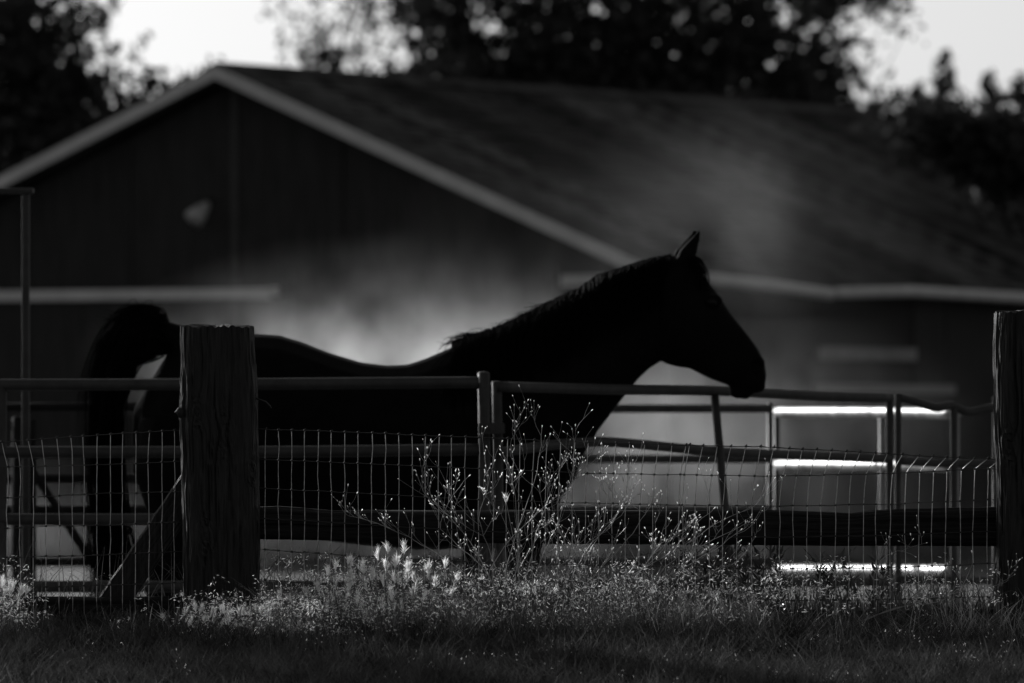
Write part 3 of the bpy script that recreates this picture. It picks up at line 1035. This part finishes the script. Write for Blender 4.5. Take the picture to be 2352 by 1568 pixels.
# diagonal brace board
b = MB()
H = 60
rings = []
for j in range(H):
    t = j / (H - 1)
    A = P(440 - 226 * t, 1054 + 336 * t, FY + .085)
    B = P(440 - 226 * t + 83, 1054 + 336 * t, FY + .085)
    nn = .0025 * noise.noise(Vector((t * 9, 1, 2)))
    A = A + Vector((nn, 0, 0))
    d = B - A
    r_ = []
    for k in range(24):
        f = k / 23
        if k == 0:
            r_.append(A + Vector((0, -.015, 0)))
            continue
        r_.append(A + d * (f + .02 * (1 - f)) + Vector((0, -.022 - .003 * noise.noise(Vector((f * 14, t * 2.5, 3))), 0)))
    for k in range(23, -1, -1):
        r_.append(A + d * (k / 23) + Vector((0, .022, 0)))
    rings.append(r_)
b.loft(rings)
br = b.build('brace_board', M['post'])
tag(br, 'diagonal wooden brace board leaning from the ground to the left post', 'brace', None)

# ------------------------------------------------------------------ woven wire
WR = .00125
def wire_sheet(label, xs_ctrl, rows, xs3, off1, off2, x_a, x_b, seed, Y=FY):
    root = thing('woven_wire_mesh', label, 'wire fence', (P((x_a + x_b) / 2, 1000, Y).x, Y, 0), 0, 'woven wire sheets')
    rr = random.Random(seed)
    def ry(i, x):
        return float(np.interp(x, xs_ctrl, rows[i]))
    nodes = []
    for x in xs3:
        nd = []
        jx = rr.gauss(0, .8)
        for i in range(len(rows)):
            o = 0
            if i == 0: o = float(np.interp(x, xs_ctrl, off1))
            if i == 1: o = float(np.interp(x, xs_ctrl, off2))
            xx = x + o + jx + rr.gauss(0, .8)
            xx = min(max(xx, x_a), x_b)
            nd.append((xx, ry(i, xx) + rr.gauss(0, .5)))
        nodes.append(nd)
    for i in range(len(rows)):
        pts = []
        seq = [(x_a, ry(i, x_a))] + [nd[i] for nd in nodes if x_a + 3 < nd[i][0] < x_b - 3] + [(x_b, ry(i, x_b))]
        for a, b_ in zip(seq, seq[1:]):
            pts.append(P(a[0], a[1], Y))
            mx = (a[0] + b_[0]) / 2
            pts.append(P(mx, (a[1] + b_[1]) / 2 + rr.uniform(-.4, 1.1), Y + rr.uniform(-.001, .001)))
        pts.append(P(seq[-1][0], seq[-1][1], Y))
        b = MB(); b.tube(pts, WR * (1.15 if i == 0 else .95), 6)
        w_ = b.build('horizontal_wire', M['wire_shaded'], root, True)
        b = MB()
        for x, y in seq[1:-1]:
            c = P(x, y, Y - .0005)
            b.ball(c, (.0045, .004, .0042), 6, 4)
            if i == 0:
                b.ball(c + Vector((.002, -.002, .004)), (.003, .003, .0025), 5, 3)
        b.build('wire_knots', M['wire_shaded'], w_, False, 'stuff')
    for nd in nodes:
        pts = []
        full = [(x, y) for x, y in nd]
        for a, b_ in zip(full, full[1:]):
            pts.append(P(a[0], a[1], Y - .002))
            pts.append(P((a[0] + b_[0]) / 2 + rr.gauss(0, .9), (a[1] + b_[1]) / 2, Y - .002 + rr.uniform(-.002, .002)))
        pts.append(P(full[-1][0], full[-1][1], Y - .002))
        b = MB(); b.tube(pts, WR, 6)
        b.build('vertical_wire', M['wire'], root, True)
    return root


XC = [600, 830, 1110, 1350, 1580, 1780, 2040, 2110, 2275]
ROWS = [[985, 993, 1005, 1015, 1022, 1027, 1041, 1046, 1054], [1055, 1064, 1076, 1086, 1090, 1094, 1087, 1084, 1076], [1121, 1133, 1148, 1155, 1160, 1162, 1158, 1154, 1147],
        [1190, 1204, 1220, 1227, 1231, 1233, 1230, 1226, 1220], [1261, 1277, 1291, 1297, 1303, 1306, 1304, 1301, 1294], [1331, 1349, 1364, 1370, 1375, 1379, 1377, 1375, 1370],
        [1402, 1420, 1436, 1442, 1446, 1450, 1450, 1448, 1444]]
x3 = list(np.arange(608, 1560, 30.7)) + list(np.arange(1567, 2282, 31.9))
wire_sheet('long woven wire sheet stretched between the two wooden posts', XC, ROWS, x3, [0, 0, 2, 8, 17, 22, 28, 33, 33], [0, 0, 0, 3, 4, 8, 6, 3, 2], 586, 2296, 1)
XL = [-60, 17, 100, 220, 340, 415]
ROWL = [[1024, 1015, 1007, 999, 992, 988], [1073, 1072, 1070, 1067, 1063, 1058], [1143, 1142, 1140, 1134, 1131, 1128], [1214, 1213, 1209, 1206, 1202, 1199],
        [1281, 1280, 1277, 1275, 1269, 1266], [1352, 1351, 1348, 1344, 1341, 1338], [1422, 1421, 1418, 1414, 1411, 1408]]
wire_sheet('short woven wire sheet left of the left wooden post', XL, ROWL, list(np.arange(-41, 414, 29.4)), [-14, -14, -10, 0, 2, 0], [0, 0, 0, 0, 0, 0], -60, 424, 2)

# ------------------------------------------------------------------ grass
def gz(x, y):
    return np.array([ground_z(float(a), float(b_)) for a, b_ in zip(x, y)])


def blades(x, y, z, h, lean, az, width, seed, seg=3, curl=1.6):
    """tapered curved ribbons as quads"""
    g = np.random.default_rng(seed)
    n = len(x)
    wa = g.random(n) * 2 * np.pi
    V = np.zeros((n, (seg + 1) * 2, 3))
    for s in range(seg + 1):
        t = s / seg
        dx = np.cos(az) * lean * h * t ** curl
        dy = np.sin(az) * lean * h * t ** curl
        dz = h * t * (1 - .25 * lean * t)
        wdt = width * (1 - .92 * t ** 1.5) / 2
        V[:, 2 * s, 0] = x + dx - np.cos(wa) * wdt; V[:, 2 * s, 1] = y + dy - np.sin(wa) * wdt; V[:, 2 * s, 2] = z + dz
        V[:, 2 * s + 1, 0] = x + dx + np.cos(wa) * wdt; V[:, 2 * s + 1, 1] = y + dy + np.sin(wa) * wdt; V[:, 2 * s + 1, 2] = z + dz
    m = (seg + 1) * 2
    F = np.concatenate([np.array([[2 * s, 2 * s + 1, 2 * s + 3, 2 * s + 2]]) for s in range(seg)])
    F = (F[None] + (np.arange(n) * m)[:, None, None]).reshape(-1, 4)
    tip = V[:, -2:, :].mean(1)
    return V.reshape(-1, 3), F, tip


gr = np.random.default_rng(5)
def patch(x, y, s=1.0, o=0.0):
    return np.array([noise.noise(Vector((a * s + o, b_ * s * .6, o))) for a, b_ in zip(x, y)])


# short turf over the bank
n = 75000
yy = 22.6 + (27.6 - 22.6) * gr.random(n)
xx = (gr.random(n) - .5) * 2 * (yy * .062 + .25)
hh = (.045 + .05 * gr.random(n)) * (1 + .5 * patch(xx, yy, 2.2))
V, F, _ = blades(xx, yy, gz(xx, yy) - .005, hh, .3 + .9 * gr.random(n), gr.random(n) * 6.28, .0032 + .002 * gr.random(n), 31)
o = link('short_grass', quad_mesh('short_grass', V, F), M['grass'], None, False, 'stuff')
tag(o, 'short dark grass covering the bank in front of the fence', 'grass')
# long grass in clumps along the fence line, in front of and behind the wire
def cover(x, y):
    px = 1176 + x / (K * y)
    w_ = np.interp(px, [-80, 55, 90, 400, 430, 600, 700, 1000, 1700, 1900, 2400], [1, 1, .12, .12, .5, .6, 1, 1, .8, .5, .5])
    return np.random.default_rng(len(x)).random(len(x)) < w_


def clumped(n, nclump, x0, x1, y0, y1, sx, sy, seed):
    g = np.random.default_rng(seed)
    cx, cy = x0 + (x1 - x0) * g.random(nclump), y0 + (y1 - y0) * g.random(nclump)
    hs = .5 + g.random(nclump)
    k = g.integers(0, nclump, n)
    x, y, h = cx[k] + g.normal(0, sx, n), cy[k] + g.normal(0, sy, n), hs[k]
    ok = cover(x, y)
    return x[ok], y[ok], h[ok]


xa, ya, ha = clumped(9000, 170, -1.75, 1.75, 25.25, 25.85, .05, .05, 71)
xb, yb, hb_ = clumped(12000, 150, -1.9, 1.9, 26.2, 27.1, .06, .08, 72)
xc, yc, hc = clumped(5000, 60, -.75, .75, 25.3, 25.8, .06, .05, 73)
xx, yy, hs = np.concatenate([xa, xc]), np.concatenate([ya, yc]), np.concatenate([ha, hc * 1.25])
n = len(xx)
hh = (.035 + .10 * gr.random(n) ** 1.5) * hs
V, F, _ = blades(xx, yy, gz(xx, yy) - .005, hh, .15 + .9 * gr.random(n), gr.random(n) * 6.28, .0022 + .002 * gr.random(n), 32, 4)
o = link('long_grass', quad_mesh('long_grass', V, F), M['tallgrass'], None, False, 'stuff')
tag(o, 'taller tufts of grass along the foot of the fence', 'grass')
n = len(xb)
V, F, _ = blades(xb, yb, gz(xb, yb) - .005, (.05 + .14 * gr.random(n) ** 1.3) * hb_ * 1.2, .15 + .8 * gr.random(n), gr.random(n) * 6.28, .003 + .002 * gr.random(n), 33, 4)
o = link('rank_grass', quad_mesh('rank_grass', V, F), M['grass'], None, False, 'stuff')
tag(o, 'dark rank grass on the bank top just behind the wire', 'grass')


# rough tufts on the front of the bank
xt, yt, ht = clumped(26000, 330, -1.75, 1.75, 23.2, 25.4, .045, .05, 74)
n = len(xt)
V, F, _ = blades(xt, yt, gz(xt, yt) - .005, (.03 + .09 * gr.random(n) ** 1.6) * ht, .2 + 1.0 * gr.random(n), gr.random(n) * 6.28, .002 + .002 * gr.random(n), 34, 4)
o = link('tufted_grass', quad_mesh('tufted_grass', V, F), M['grass'], None, False, 'stuff')
tag(o, 'rough uneven grass tufts on the front slope of the bank', 'grass')


# seed-bearing grass: drooping oat heads
def oats(xx, yy, hmin, hmax, seed, spk, drp=-.2, sz=1.0):
    g = random.Random(seed)
    st, sd = MB(), MB()
    for x, y in zip(xx, yy):
        z = ground_z(x, y)
        h = g.uniform(hmin, hmax)
        az = g.uniform(0, 6.28)
        ln = g.uniform(.15, .5)
        dirv = Vector((math.cos(az), math.sin(az), 0))
        b0 = Vector((x, y, z))
        pts = spline([b0, b0 + dirv * ln * h * .2 + Vector((0, 0, h * .6)), b0 + dirv * ln * h * .6 + Vector((0, 0, h)), b0 + dirv * ln * h * 1.25 + Vector((0, 0, h * .92))], 8)
        st.tube(pts, [.0009 * (1 - .06 * k) for k in range(9)], 3, cap=False)
        for k in range(g.randint(*spk)):
            i = g.randint(5, 8)
            p = pts[i] + Vector((g.gauss(0, .008), g.gauss(0, .008), g.uniform(-.016, .008)))
            L = g.uniform(.006, .017) * sz
            d = (dirv * g.uniform(.1, .7) + Vector((g.gauss(0, .5), g.gauss(0, .5), g.gauss(drp, .45)))).normalized()
            s1 = d.cross(Vector((g.gauss(0, 1), g.gauss(0, 1), g.gauss(0, 1)))).normalized()
            s2 = d.cross(s1)
            wd = L * .10
            m_ = p + d * L * .4
            sd.add([p, m_ + s1 * wd, m_ + s2 * wd, m_ - s1 * wd, m_ - s2 * wd, p + d * L, p + d * L * 1.9],
                   [(0, 1, 2), (0, 2, 3), (0, 3, 4), (0, 4, 1), (5, 2, 1), (5, 3, 2), (5, 4, 3), (5, 1, 4)])
    return st, sd


n = 450
yy = 22.8 + 3.0 * gr.random(n); xx = (gr.random(n) - .5) * 2 * (yy * .06 + .1)
keep = gr.random(n) < np.clip(.3 + 2.2 * patch(xx, yy, 1.9, 7.0), .02, 1)
st1, sd1 = oats(xx[keep], yy[keep], .035, .09, 41, (1, 4), .7, .6)
n = 1500
yy = 25.2 + 1.3 * gr.random(n); xx = (gr.random(n) - .5) * 2 * 1.75
keep = (gr.random(n) < np.clip(.5 + 1.6 * patch(xx, yy, 1.5, 9.0), .05, 1)) & cover(xx, yy)
st2, sd2 = oats(xx[keep], yy[keep], .10, .22, 42, (4, 9))
n = 900
px_ = np.clip(gr.normal(1280, 240, n), 760, 1760)
yy = 25.3 + .45 * gr.random(n); xx = (px_ - 1176) * K * yy
st3, sd3 = oats(xx, yy, .05, .19, 43, (2, 6), .6)
n = 900
px_ = np.concatenate([gr.normal(680, 170, 750), gr.normal(30, 45, 150)])
yy = 25.2 + .5 * gr.random(n); xx = (px_ - 1176) * K * yy
ok4 = cover(xx, yy)
st4, sd4 = oats(xx[ok4], yy[ok4], .05, .15, 44, (3, 8))
for nm, b, m, lb in (('weed_tangle_stem', st3, 'straw', 'tangle of fine stems around the foot of the central weed'), ('weed_tangle_seed', sd3, 'seed', 'bright small husks in the tangle under the central weed'),
                     ('brome_stem', st4, 'straw', 'brome grass stems clustered at the left post foot'), ('brome_seed', sd4, 'seed', 'brightly backlit brome husks at the left post foot'),
                     ('low_oat_stem', st1, 'straw', 'fine low stems of seeding grass on the bank'), ('low_oat_seed', sd1, 'seed', 'bright dry seed husks low in the bank grass'),
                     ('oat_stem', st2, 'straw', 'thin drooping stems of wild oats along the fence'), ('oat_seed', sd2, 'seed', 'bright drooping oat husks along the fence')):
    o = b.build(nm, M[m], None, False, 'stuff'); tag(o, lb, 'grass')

# bristly foxtail heads
fx = random.Random(8)
st, sd = MB(), MB()
spots = [(800, 1290), (832, 1300), (868, 1275), (890, 1262), (912, 1290), (928, 1262), (905, 1330), (880, 1335), (752, 1315), (770, 1345), (985, 1305), (1022, 1298), (730, 1350), (840, 1345), (858, 1318), (935, 1325),
         (486, 1408), (508, 1402), (438, 1428), (376, 1420), (552, 1412), (590, 1400), (470, 1425), (525, 1430), (640, 1370), (668, 1380), (700, 1362), (1050, 1330), (1162, 1150), (955, 1350), (1000, 1340),
         (30, 1350), (10, 1365), (60, 1362), (5, 1340), (620, 1410), (575, 1430), (760, 1385), (820, 1375), (900, 1370)]
spots += [(fx.gauss(860, 70), fx.uniform(1285, 1400)) for _ in range(26)] + [(fx.gauss(520, 60), fx.uniform(1395, 1440)) for _ in range(14)] + [(fx.gauss(20, 30), fx.uniform(1340, 1390)) for _ in range(8)]
for (px, py) in spots:
    Y = FY - fx.uniform(.42, .62)
    top = P(px, py, Y)
    base = Vector((top.x + fx.gauss(0, .03), Y + fx.gauss(0, .04), ground_z(top.x, Y)))
    pts = spline([base, base.lerp(top, .6) + Vector((fx.gauss(0, .008), 0, 0)), top], 6)
    st.tube(pts, .0011, 3, cap=False)
    up = (top - base).normalized()
    L = fx.uniform(.018, .036)
    for k in range(fx.randint(40, 60)):
        t = fx.random()
        p = top + up * (t - .5) * L * .8
        d = (up * fx.uniform(.7, 1.4) + Vector((fx.gauss(0, .45), fx.gauss(0, .45), fx.gauss(0, .1)))).normalized()
        e = p + d * fx.uniform(.012, .030)
        s1 = d.cross(Vector((fx.gauss(0, 1), fx.gauss(0, 1), 0))).normalized() * .0012
        sd.add([p - s1, p + s1, e], [(0, 1, 2)])
        if fx.random() < .3:
            sd.add([p - s1 * 3, p + d * .006, p + s1 * 3, p - d * .004], [(0, 1, 2), (0, 2, 3)])
o = st.build('foxtail_stem', M['weed'], None, False, 'stuff'); tag(o, 'straight stems under the bristly foxtail heads', 'grass')
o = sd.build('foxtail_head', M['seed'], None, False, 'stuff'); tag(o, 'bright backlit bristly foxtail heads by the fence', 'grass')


# ------------------------------------------------------------------ branching weeds
def weed(label, stems, seed, Y0, twigs=9, group='dry branching weeds'):
    g = random.Random(seed)
    foot = P(stems[0][0][0], stems[0][0][1], Y0)
    root = thing('branching_weed', label, 'weed', (foot.x, Y0, ground_z(foot.x, Y0)), 0, group)
    tb, pb = MB(), MB()

    def pod(p, d, s=1.0):
        L = g.uniform(.0035, .0075) * s
        rad = L * .22
        s1 = d.cross(Vector((.3, 1, .2))).normalized(); s2 = d.cross(s1)
        rings = []
        for t, r in ((0, .3), (.35, .7), (.7, 1), (1, .35)):
            rings.append([p + d * L * t + (s1 * math.cos(a) + s2 * math.sin(a)) * rad * r for a in np.linspace(0, 2 * math.pi, 5, endpoint=False)])
        pb.loft(rings)

    def twig(p, d, L, lvl):
        side = Vector((g.gauss(0, 1), g.gauss(0, .7), g.gauss(0, .6)))
        e = p + d * L
        m_ = p.lerp(e, .5) + side * L * .09
        e = e + Vector((0, 0, L * g.uniform(.05, .3)))
        pts = spline([p, m_, e], 6)
        tb.tube(pts, [.0007 * (.85 ** lvl) * (1 - .08 * k) for k in range(7)], 4, cap=False)
        pod(pts[-1], (pts[-1] - pts[-2]).normalized(), 1.1)
        if lvl < 2:
            for k in range(g.randint(1, 3)):
                q = pts[g.randint(2, 5)]
                dd = (d * .6 + Vector((g.gauss(0, .6), g.gauss(0, .4), abs(g.gauss(.35, .4))))).normalized()
                twig(q, dd, L * g.uniform(.35, .75), lvl + 1)

    for si, s in enumerate(stems):
        yj = Y0 + g.uniform(-.10, .10)
        pts = []
        for i, (x, y) in enumerate(s):
            t = i / max(1, len(s) - 1)
            pts.append(P(x, y, Y0 * (1 - t) + yj * t))
        pts = spline(pts, 16)
        nn = []
        for i, p in enumerate(pts):
            nn.append(p + Vector((g.gauss(0, .0018), g.gauss(0, .002), g.gauss(0, .0015))))
        pts = nn
        sb = MB()
        sb.tube(pts, [.0014 * (1 - .035 * k) for k in range(len(pts))], 5, cap=False)
        sb.build('stem', M['weed'], root)
        pod(pts[-1], (pts[-1] - pts[-2]).normalized(), 1.2)
        for k in range(twigs):
            i = g.randint(4, 15)
            d0 = (pts[i + 1 if i < 16 else i] - pts[i - 1]).normalized()
            d = (d0 * .8 + Vector((g.gauss(0, .6), g.gauss(0, .35), abs(g.gauss(.25, .4))))).normalized()
            twig(pts[i], d, g.uniform(.03, .12), 0 if g.random() < .6 else 1)
    tb.build('twigs', M['weed'], root, False, 'stuff')
    pb.build('seed_pods', M['seed'], root, True, 'stuff')


weed('tall branching weed with pale seed pods at the centre of the fence',
     [[(1185, 1420), (1187, 1314), (1189, 1213), (1177, 1077), (1179, 1023)],
      [(1180, 1420), (1160, 1320), (1190, 1219), (1234, 1084), (1245, 982)],
      [(1175, 1420), (1120, 1330), (1167, 1246), (1251, 1162), (1322, 1101), (1336, 1094)],
      [(1170, 1420), (1099, 1273), (1032, 1186), (981, 1142), (957, 1084)],
      [(1170, 1420), (1120, 1320), (1050, 1250), (1011, 1206), (1040, 1140), (1075, 1095)],
      [(1165, 1425), (1060, 1310), (984, 1260), (896, 1213), (829, 1192), (797, 1179)],
      [(1185, 1420), (1228, 1348), (1336, 1260), (1403, 1202)],
      [(1190, 1420), (1240, 1290), (1290, 1180), (1320, 1070)],
      [(1180, 1420), (1130, 1280), (1100, 1190), (1120, 1120), (1135, 1062)],
      [(1185, 1420), (1215, 1300), (1240, 1200), (1262, 1140), (1300, 1042)]], 51, FY - .42, 10)
weed('leaning dry weed with long right-reaching stems, right of the central weed',
     [[(1295, 1440), (1400, 1350), (1501, 1287), (1572, 1179)],
      [(1300, 1440), (1440, 1330), (1557, 1260), (1625, 1216), (1675, 1186), (1733, 1159), (1765, 1093)],
      [(1305, 1440), (1420, 1370), (1560, 1310), (1660, 1250), (1700, 1215)],
      [(1298, 1440), (1360, 1330), (1450, 1230), (1490, 1160)],
      [(1300, 1440), (1340, 1300), (1385, 1210), (1400, 1110)],
      [(1310, 1440), (1470, 1390), (1600, 1330), (1690, 1290)],
      [(1290, 1440), (1310, 1340), (1345, 1270), (1420, 1180), (1440, 1150)],
      [(1300, 1440), (1430, 1360), (1520, 1250), (1600, 1200), (1640, 1170)],
      [(1285, 1440), (1290, 1360), (1320, 1280), (1330, 1200)],
      [(1310, 1440), (1480, 1350), (1540, 1290), (1640, 1240), (1720, 1200)]], 52, FY - .45, 8)
weed('low sprawling dry stems reaching to the right wooden post',
     [[(1940, 1440), (2007, 1415), (2132, 1375), (2291, 1344), (2318, 1324)],
      [(1950, 1440), (2060, 1395), (2160, 1380), (2220, 1330), (2235, 1270)],
      [(1960, 1440), (2000, 1380), (2015, 1300), (2060, 1265), (2100, 1275)]], 53, FY - .4, 3)


# leafy weeds just behind the wire
def leafy(label, plants, seed):
    g = random.Random(seed)
    f0 = P(plants[0][0], 1000, FY + .5)
    root = thing('leafy_weed', label, 'weed', (f0.x, FY + .5, 0), 0, 'leafy weeds behind the wire')
    lb = MB()
    for (px, py) in plants:
        Y = FY + g.uniform(.3, .7)
        top = P(px, py, Y)
        base = Vector((top.x + g.gauss(0, .02), Y, ground_z(top.x, Y)))
        pts = spline([base, base.lerp(top, .5) + Vector((g.gauss(0, .015), 0, 0)), top], 10)
        sb = MB()
        sb.tube(pts, [.003 * (1 - .08 * k) for k in range(11)], 5, cap=False)
        sb.build('stem', M['leafweed'], root)
        for k in range(30):
            i = g.randint(3, 10)
            a = g.uniform(0, 6.28)
            d = Vector((math.cos(a), math.sin(a), g.uniform(.4, 1.3))).normalized()
            L = g.uniform(.025, .055)
            s1 = d.cross(Vector((0, 0, 1))).normalized() * L * .12
            p = pts[i]
            m_ = p + d * L * .45 - Vector((0, 0, .002))
            lb.add([p, m_ + s1, p + d * L, m_ - s1], [(0, 1, 2, 3)])
    lb.build('leaf_mass', M['leafweed'], root, False, 'stuff')


leafy('dense clump of leafy weeds behind the wire, under the middle of the rail', [(1570, 1270), (1600, 1258), (1630, 1265), (1660, 1255), (1690, 1262), (1715, 1258), (1745, 1268), (1770, 1258), (1790, 1275), (1620, 1300), (1700, 1300), (1680, 1280), (1650, 1290), (1740, 1300)], 61)
leafy('single leafy weed crossing the lowest glaring rail', [(1868, 1282), (1880, 1310)], 62)
leafy('pair of leafy weeds before the lowest glaring rail, near the paired posts', [(1928, 1285), (1945, 1300), (1915, 1310)], 63)
leafy('leafy weed beside the paired pipe posts at right', [(2016, 1290), (2030, 1315)], 64)

# ------------------------------------------------------------------ dust in the air
def dust(name, label, lo, hi, blobs, dens, aniso=.55, nscale=.9):
    """blobs: (px, py, Y, rx, ry, rz, weight) soft puffs; density is broken up by noise"""
    lo, hi = Vector(lo), Vector(hi)
    b = MB(); b.box(lo.x, hi.x, lo.y, hi.y, lo.z, hi.z)
    m = bpy.data.materials.new(name); m.use_nodes = True
    t = m.node_tree
    t.nodes.remove(t.nodes['Principled BSDF'])
    out = t.nodes['Material Output']
    tc = t.nodes.new('ShaderNodeTexCoord')
    nz = t.nodes.new('ShaderNodeTexNoise')
    nz.inputs['Scale'].default_value = nscale
    nz.inputs['Detail'].default_value = 4.0
    nz.inputs['Roughness'].default_value = .6
    nz.inputs['Distortion'].default_value = .15
    mp = t.nodes.new('ShaderNodeMapping')
    mp.inputs['Scale'].default_value = (1, .25, .8)
    mp.inputs['Location'].default_value = (3.7, 1.3, 5.9)
    t.links.new(tc.outputs['Object'], mp.inputs[0])
    t.links.new(mp.outputs[0], nz.inputs[0])
    mr = t.nodes.new('ShaderNodeMapRange')
    mr.inputs['From Min'].default_value = .38
    mr.inputs['From Max'].default_value = .66
    mr.inputs['To Min'].default_value = .22
    mr.inputs['To Max'].default_value = 1.6
    t.links.new(nz.outputs[0], mr.inputs[0])
    acc = None
    for (px, py, Y, rx, ry, rz, wt) in blobs:
        c = P(px, py, Y)
        vs = t.nodes.new('ShaderNodeVectorMath'); vs.operation = 'SUBTRACT'
        vs.inputs[1].default_value = c
        t.links.new(tc.outputs['Object'], vs.inputs[0])
        vd = t.nodes.new('ShaderNodeVectorMath'); vd.operation = 'DIVIDE'
        vd.inputs[1].default_value = (rx, ry, rz)
        t.links.new(vs.outputs[0], vd.inputs[0])
        ln = t.nodes.new('ShaderNodeVectorMath'); ln.operation = 'DOT_PRODUCT'
        t.links.new(vd.outputs[0], ln.inputs[0]); t.links.new(vd.outputs[0], ln.inputs[1])
        mu = t.nodes.new('ShaderNodeMath'); mu.operation = 'MULTIPLY'; mu.inputs[1].default_value = -1.0
        t.links.new(ln.outputs['Value'], mu.inputs[0])
        ex = t.nodes.new('ShaderNodeMath'); ex.operation = 'EXPONENT'
        t.links.new(mu.outputs[0], ex.inputs[0])
        sc_ = t.nodes.new('ShaderNodeMath'); sc_.operation = 'MULTIPLY'; sc_.inputs[1].default_value = wt
        t.links.new(ex.outputs[0], sc_.inputs[0])
        if acc is None:
            acc = sc_.outputs[0]
        else:
            ad = t.nodes.new('ShaderNodeMath'); ad.operation = 'ADD'
            t.links.new(acc, ad.inputs[0]); t.links.new(sc_.outputs[0], ad.inputs[1])
            acc = ad.outputs[0]
    sb_ = t.nodes.new('ShaderNodeMath'); sb_.operation = 'SUBTRACT'; sb_.inputs[1].default_value = .015; sb_.use_clamp = False
    t.links.new(acc, sb_.inputs[0])
    mx0 = t.nodes.new('ShaderNodeMath'); mx0.operation = 'MAXIMUM'; mx0.inputs[1].default_value = 0.0
    t.links.new(sb_.outputs[0], mx0.inputs[0])
    fm = t.nodes.new('ShaderNodeMath'); fm.operation = 'MULTIPLY'
    t.links.new(mx0.outputs[0], fm.inputs[0]); t.links.new(mr.outputs[0], fm.inputs[1])
    fd = t.nodes.new('ShaderNodeMath'); fd.operation = 'MULTIPLY'; fd.inputs[1].default_value = dens
    t.links.new(fm.outputs[0], fd.inputs[0])
    pv = t.nodes.new('ShaderNodeVolumePrincipled')
    pv.inputs['Color'].default_value = (.9, .9, .9, 1)
    pv.inputs['Anisotropy'].default_value = aniso
    t.links.new(fd.outputs[0], pv.inputs['Density'])
    t.links.new(pv.outputs[0], out.inputs['Volume'])
    o = b.build(name, m, None, False, 'stuff')
    tag(o, label, 'dust')


dust('dust_cloud', 'bright sunlit dust cloud hanging just over the horse back', (-3.8, 51.6, -.55), (3.2, 53.6, 2.4),
     [(940, 850, 52.6, 1.0, .6, .26, 1.0), (1000, 760, 52.6, 1.3, .55, .42, .17)], .56, nscale=2.1)
dust('dust_cloud', 'low pale dust behind the horse chest and legs', (-4.6, 59, -.58), (6.5, 61, 1.4),
     [(1500, 1000, 60, 1.2, .6, .55, 1.3), (130, 1190, 60, 1.0, .6, .35, .3), (900, 1240, 60, 3.2, .7, .25, .3)], .15, nscale=1.5)
dust('dust_cloud', 'faint dust rising in front of the barn roof above the horse ears', (-2.5, 66, .4), (5.2, 68, 4.6),
     [(1690, 500, 67, .55, .6, .55, .6), (1550, 560, 67, 1.6, .7, .7, .32)], .05, nscale=1.2)
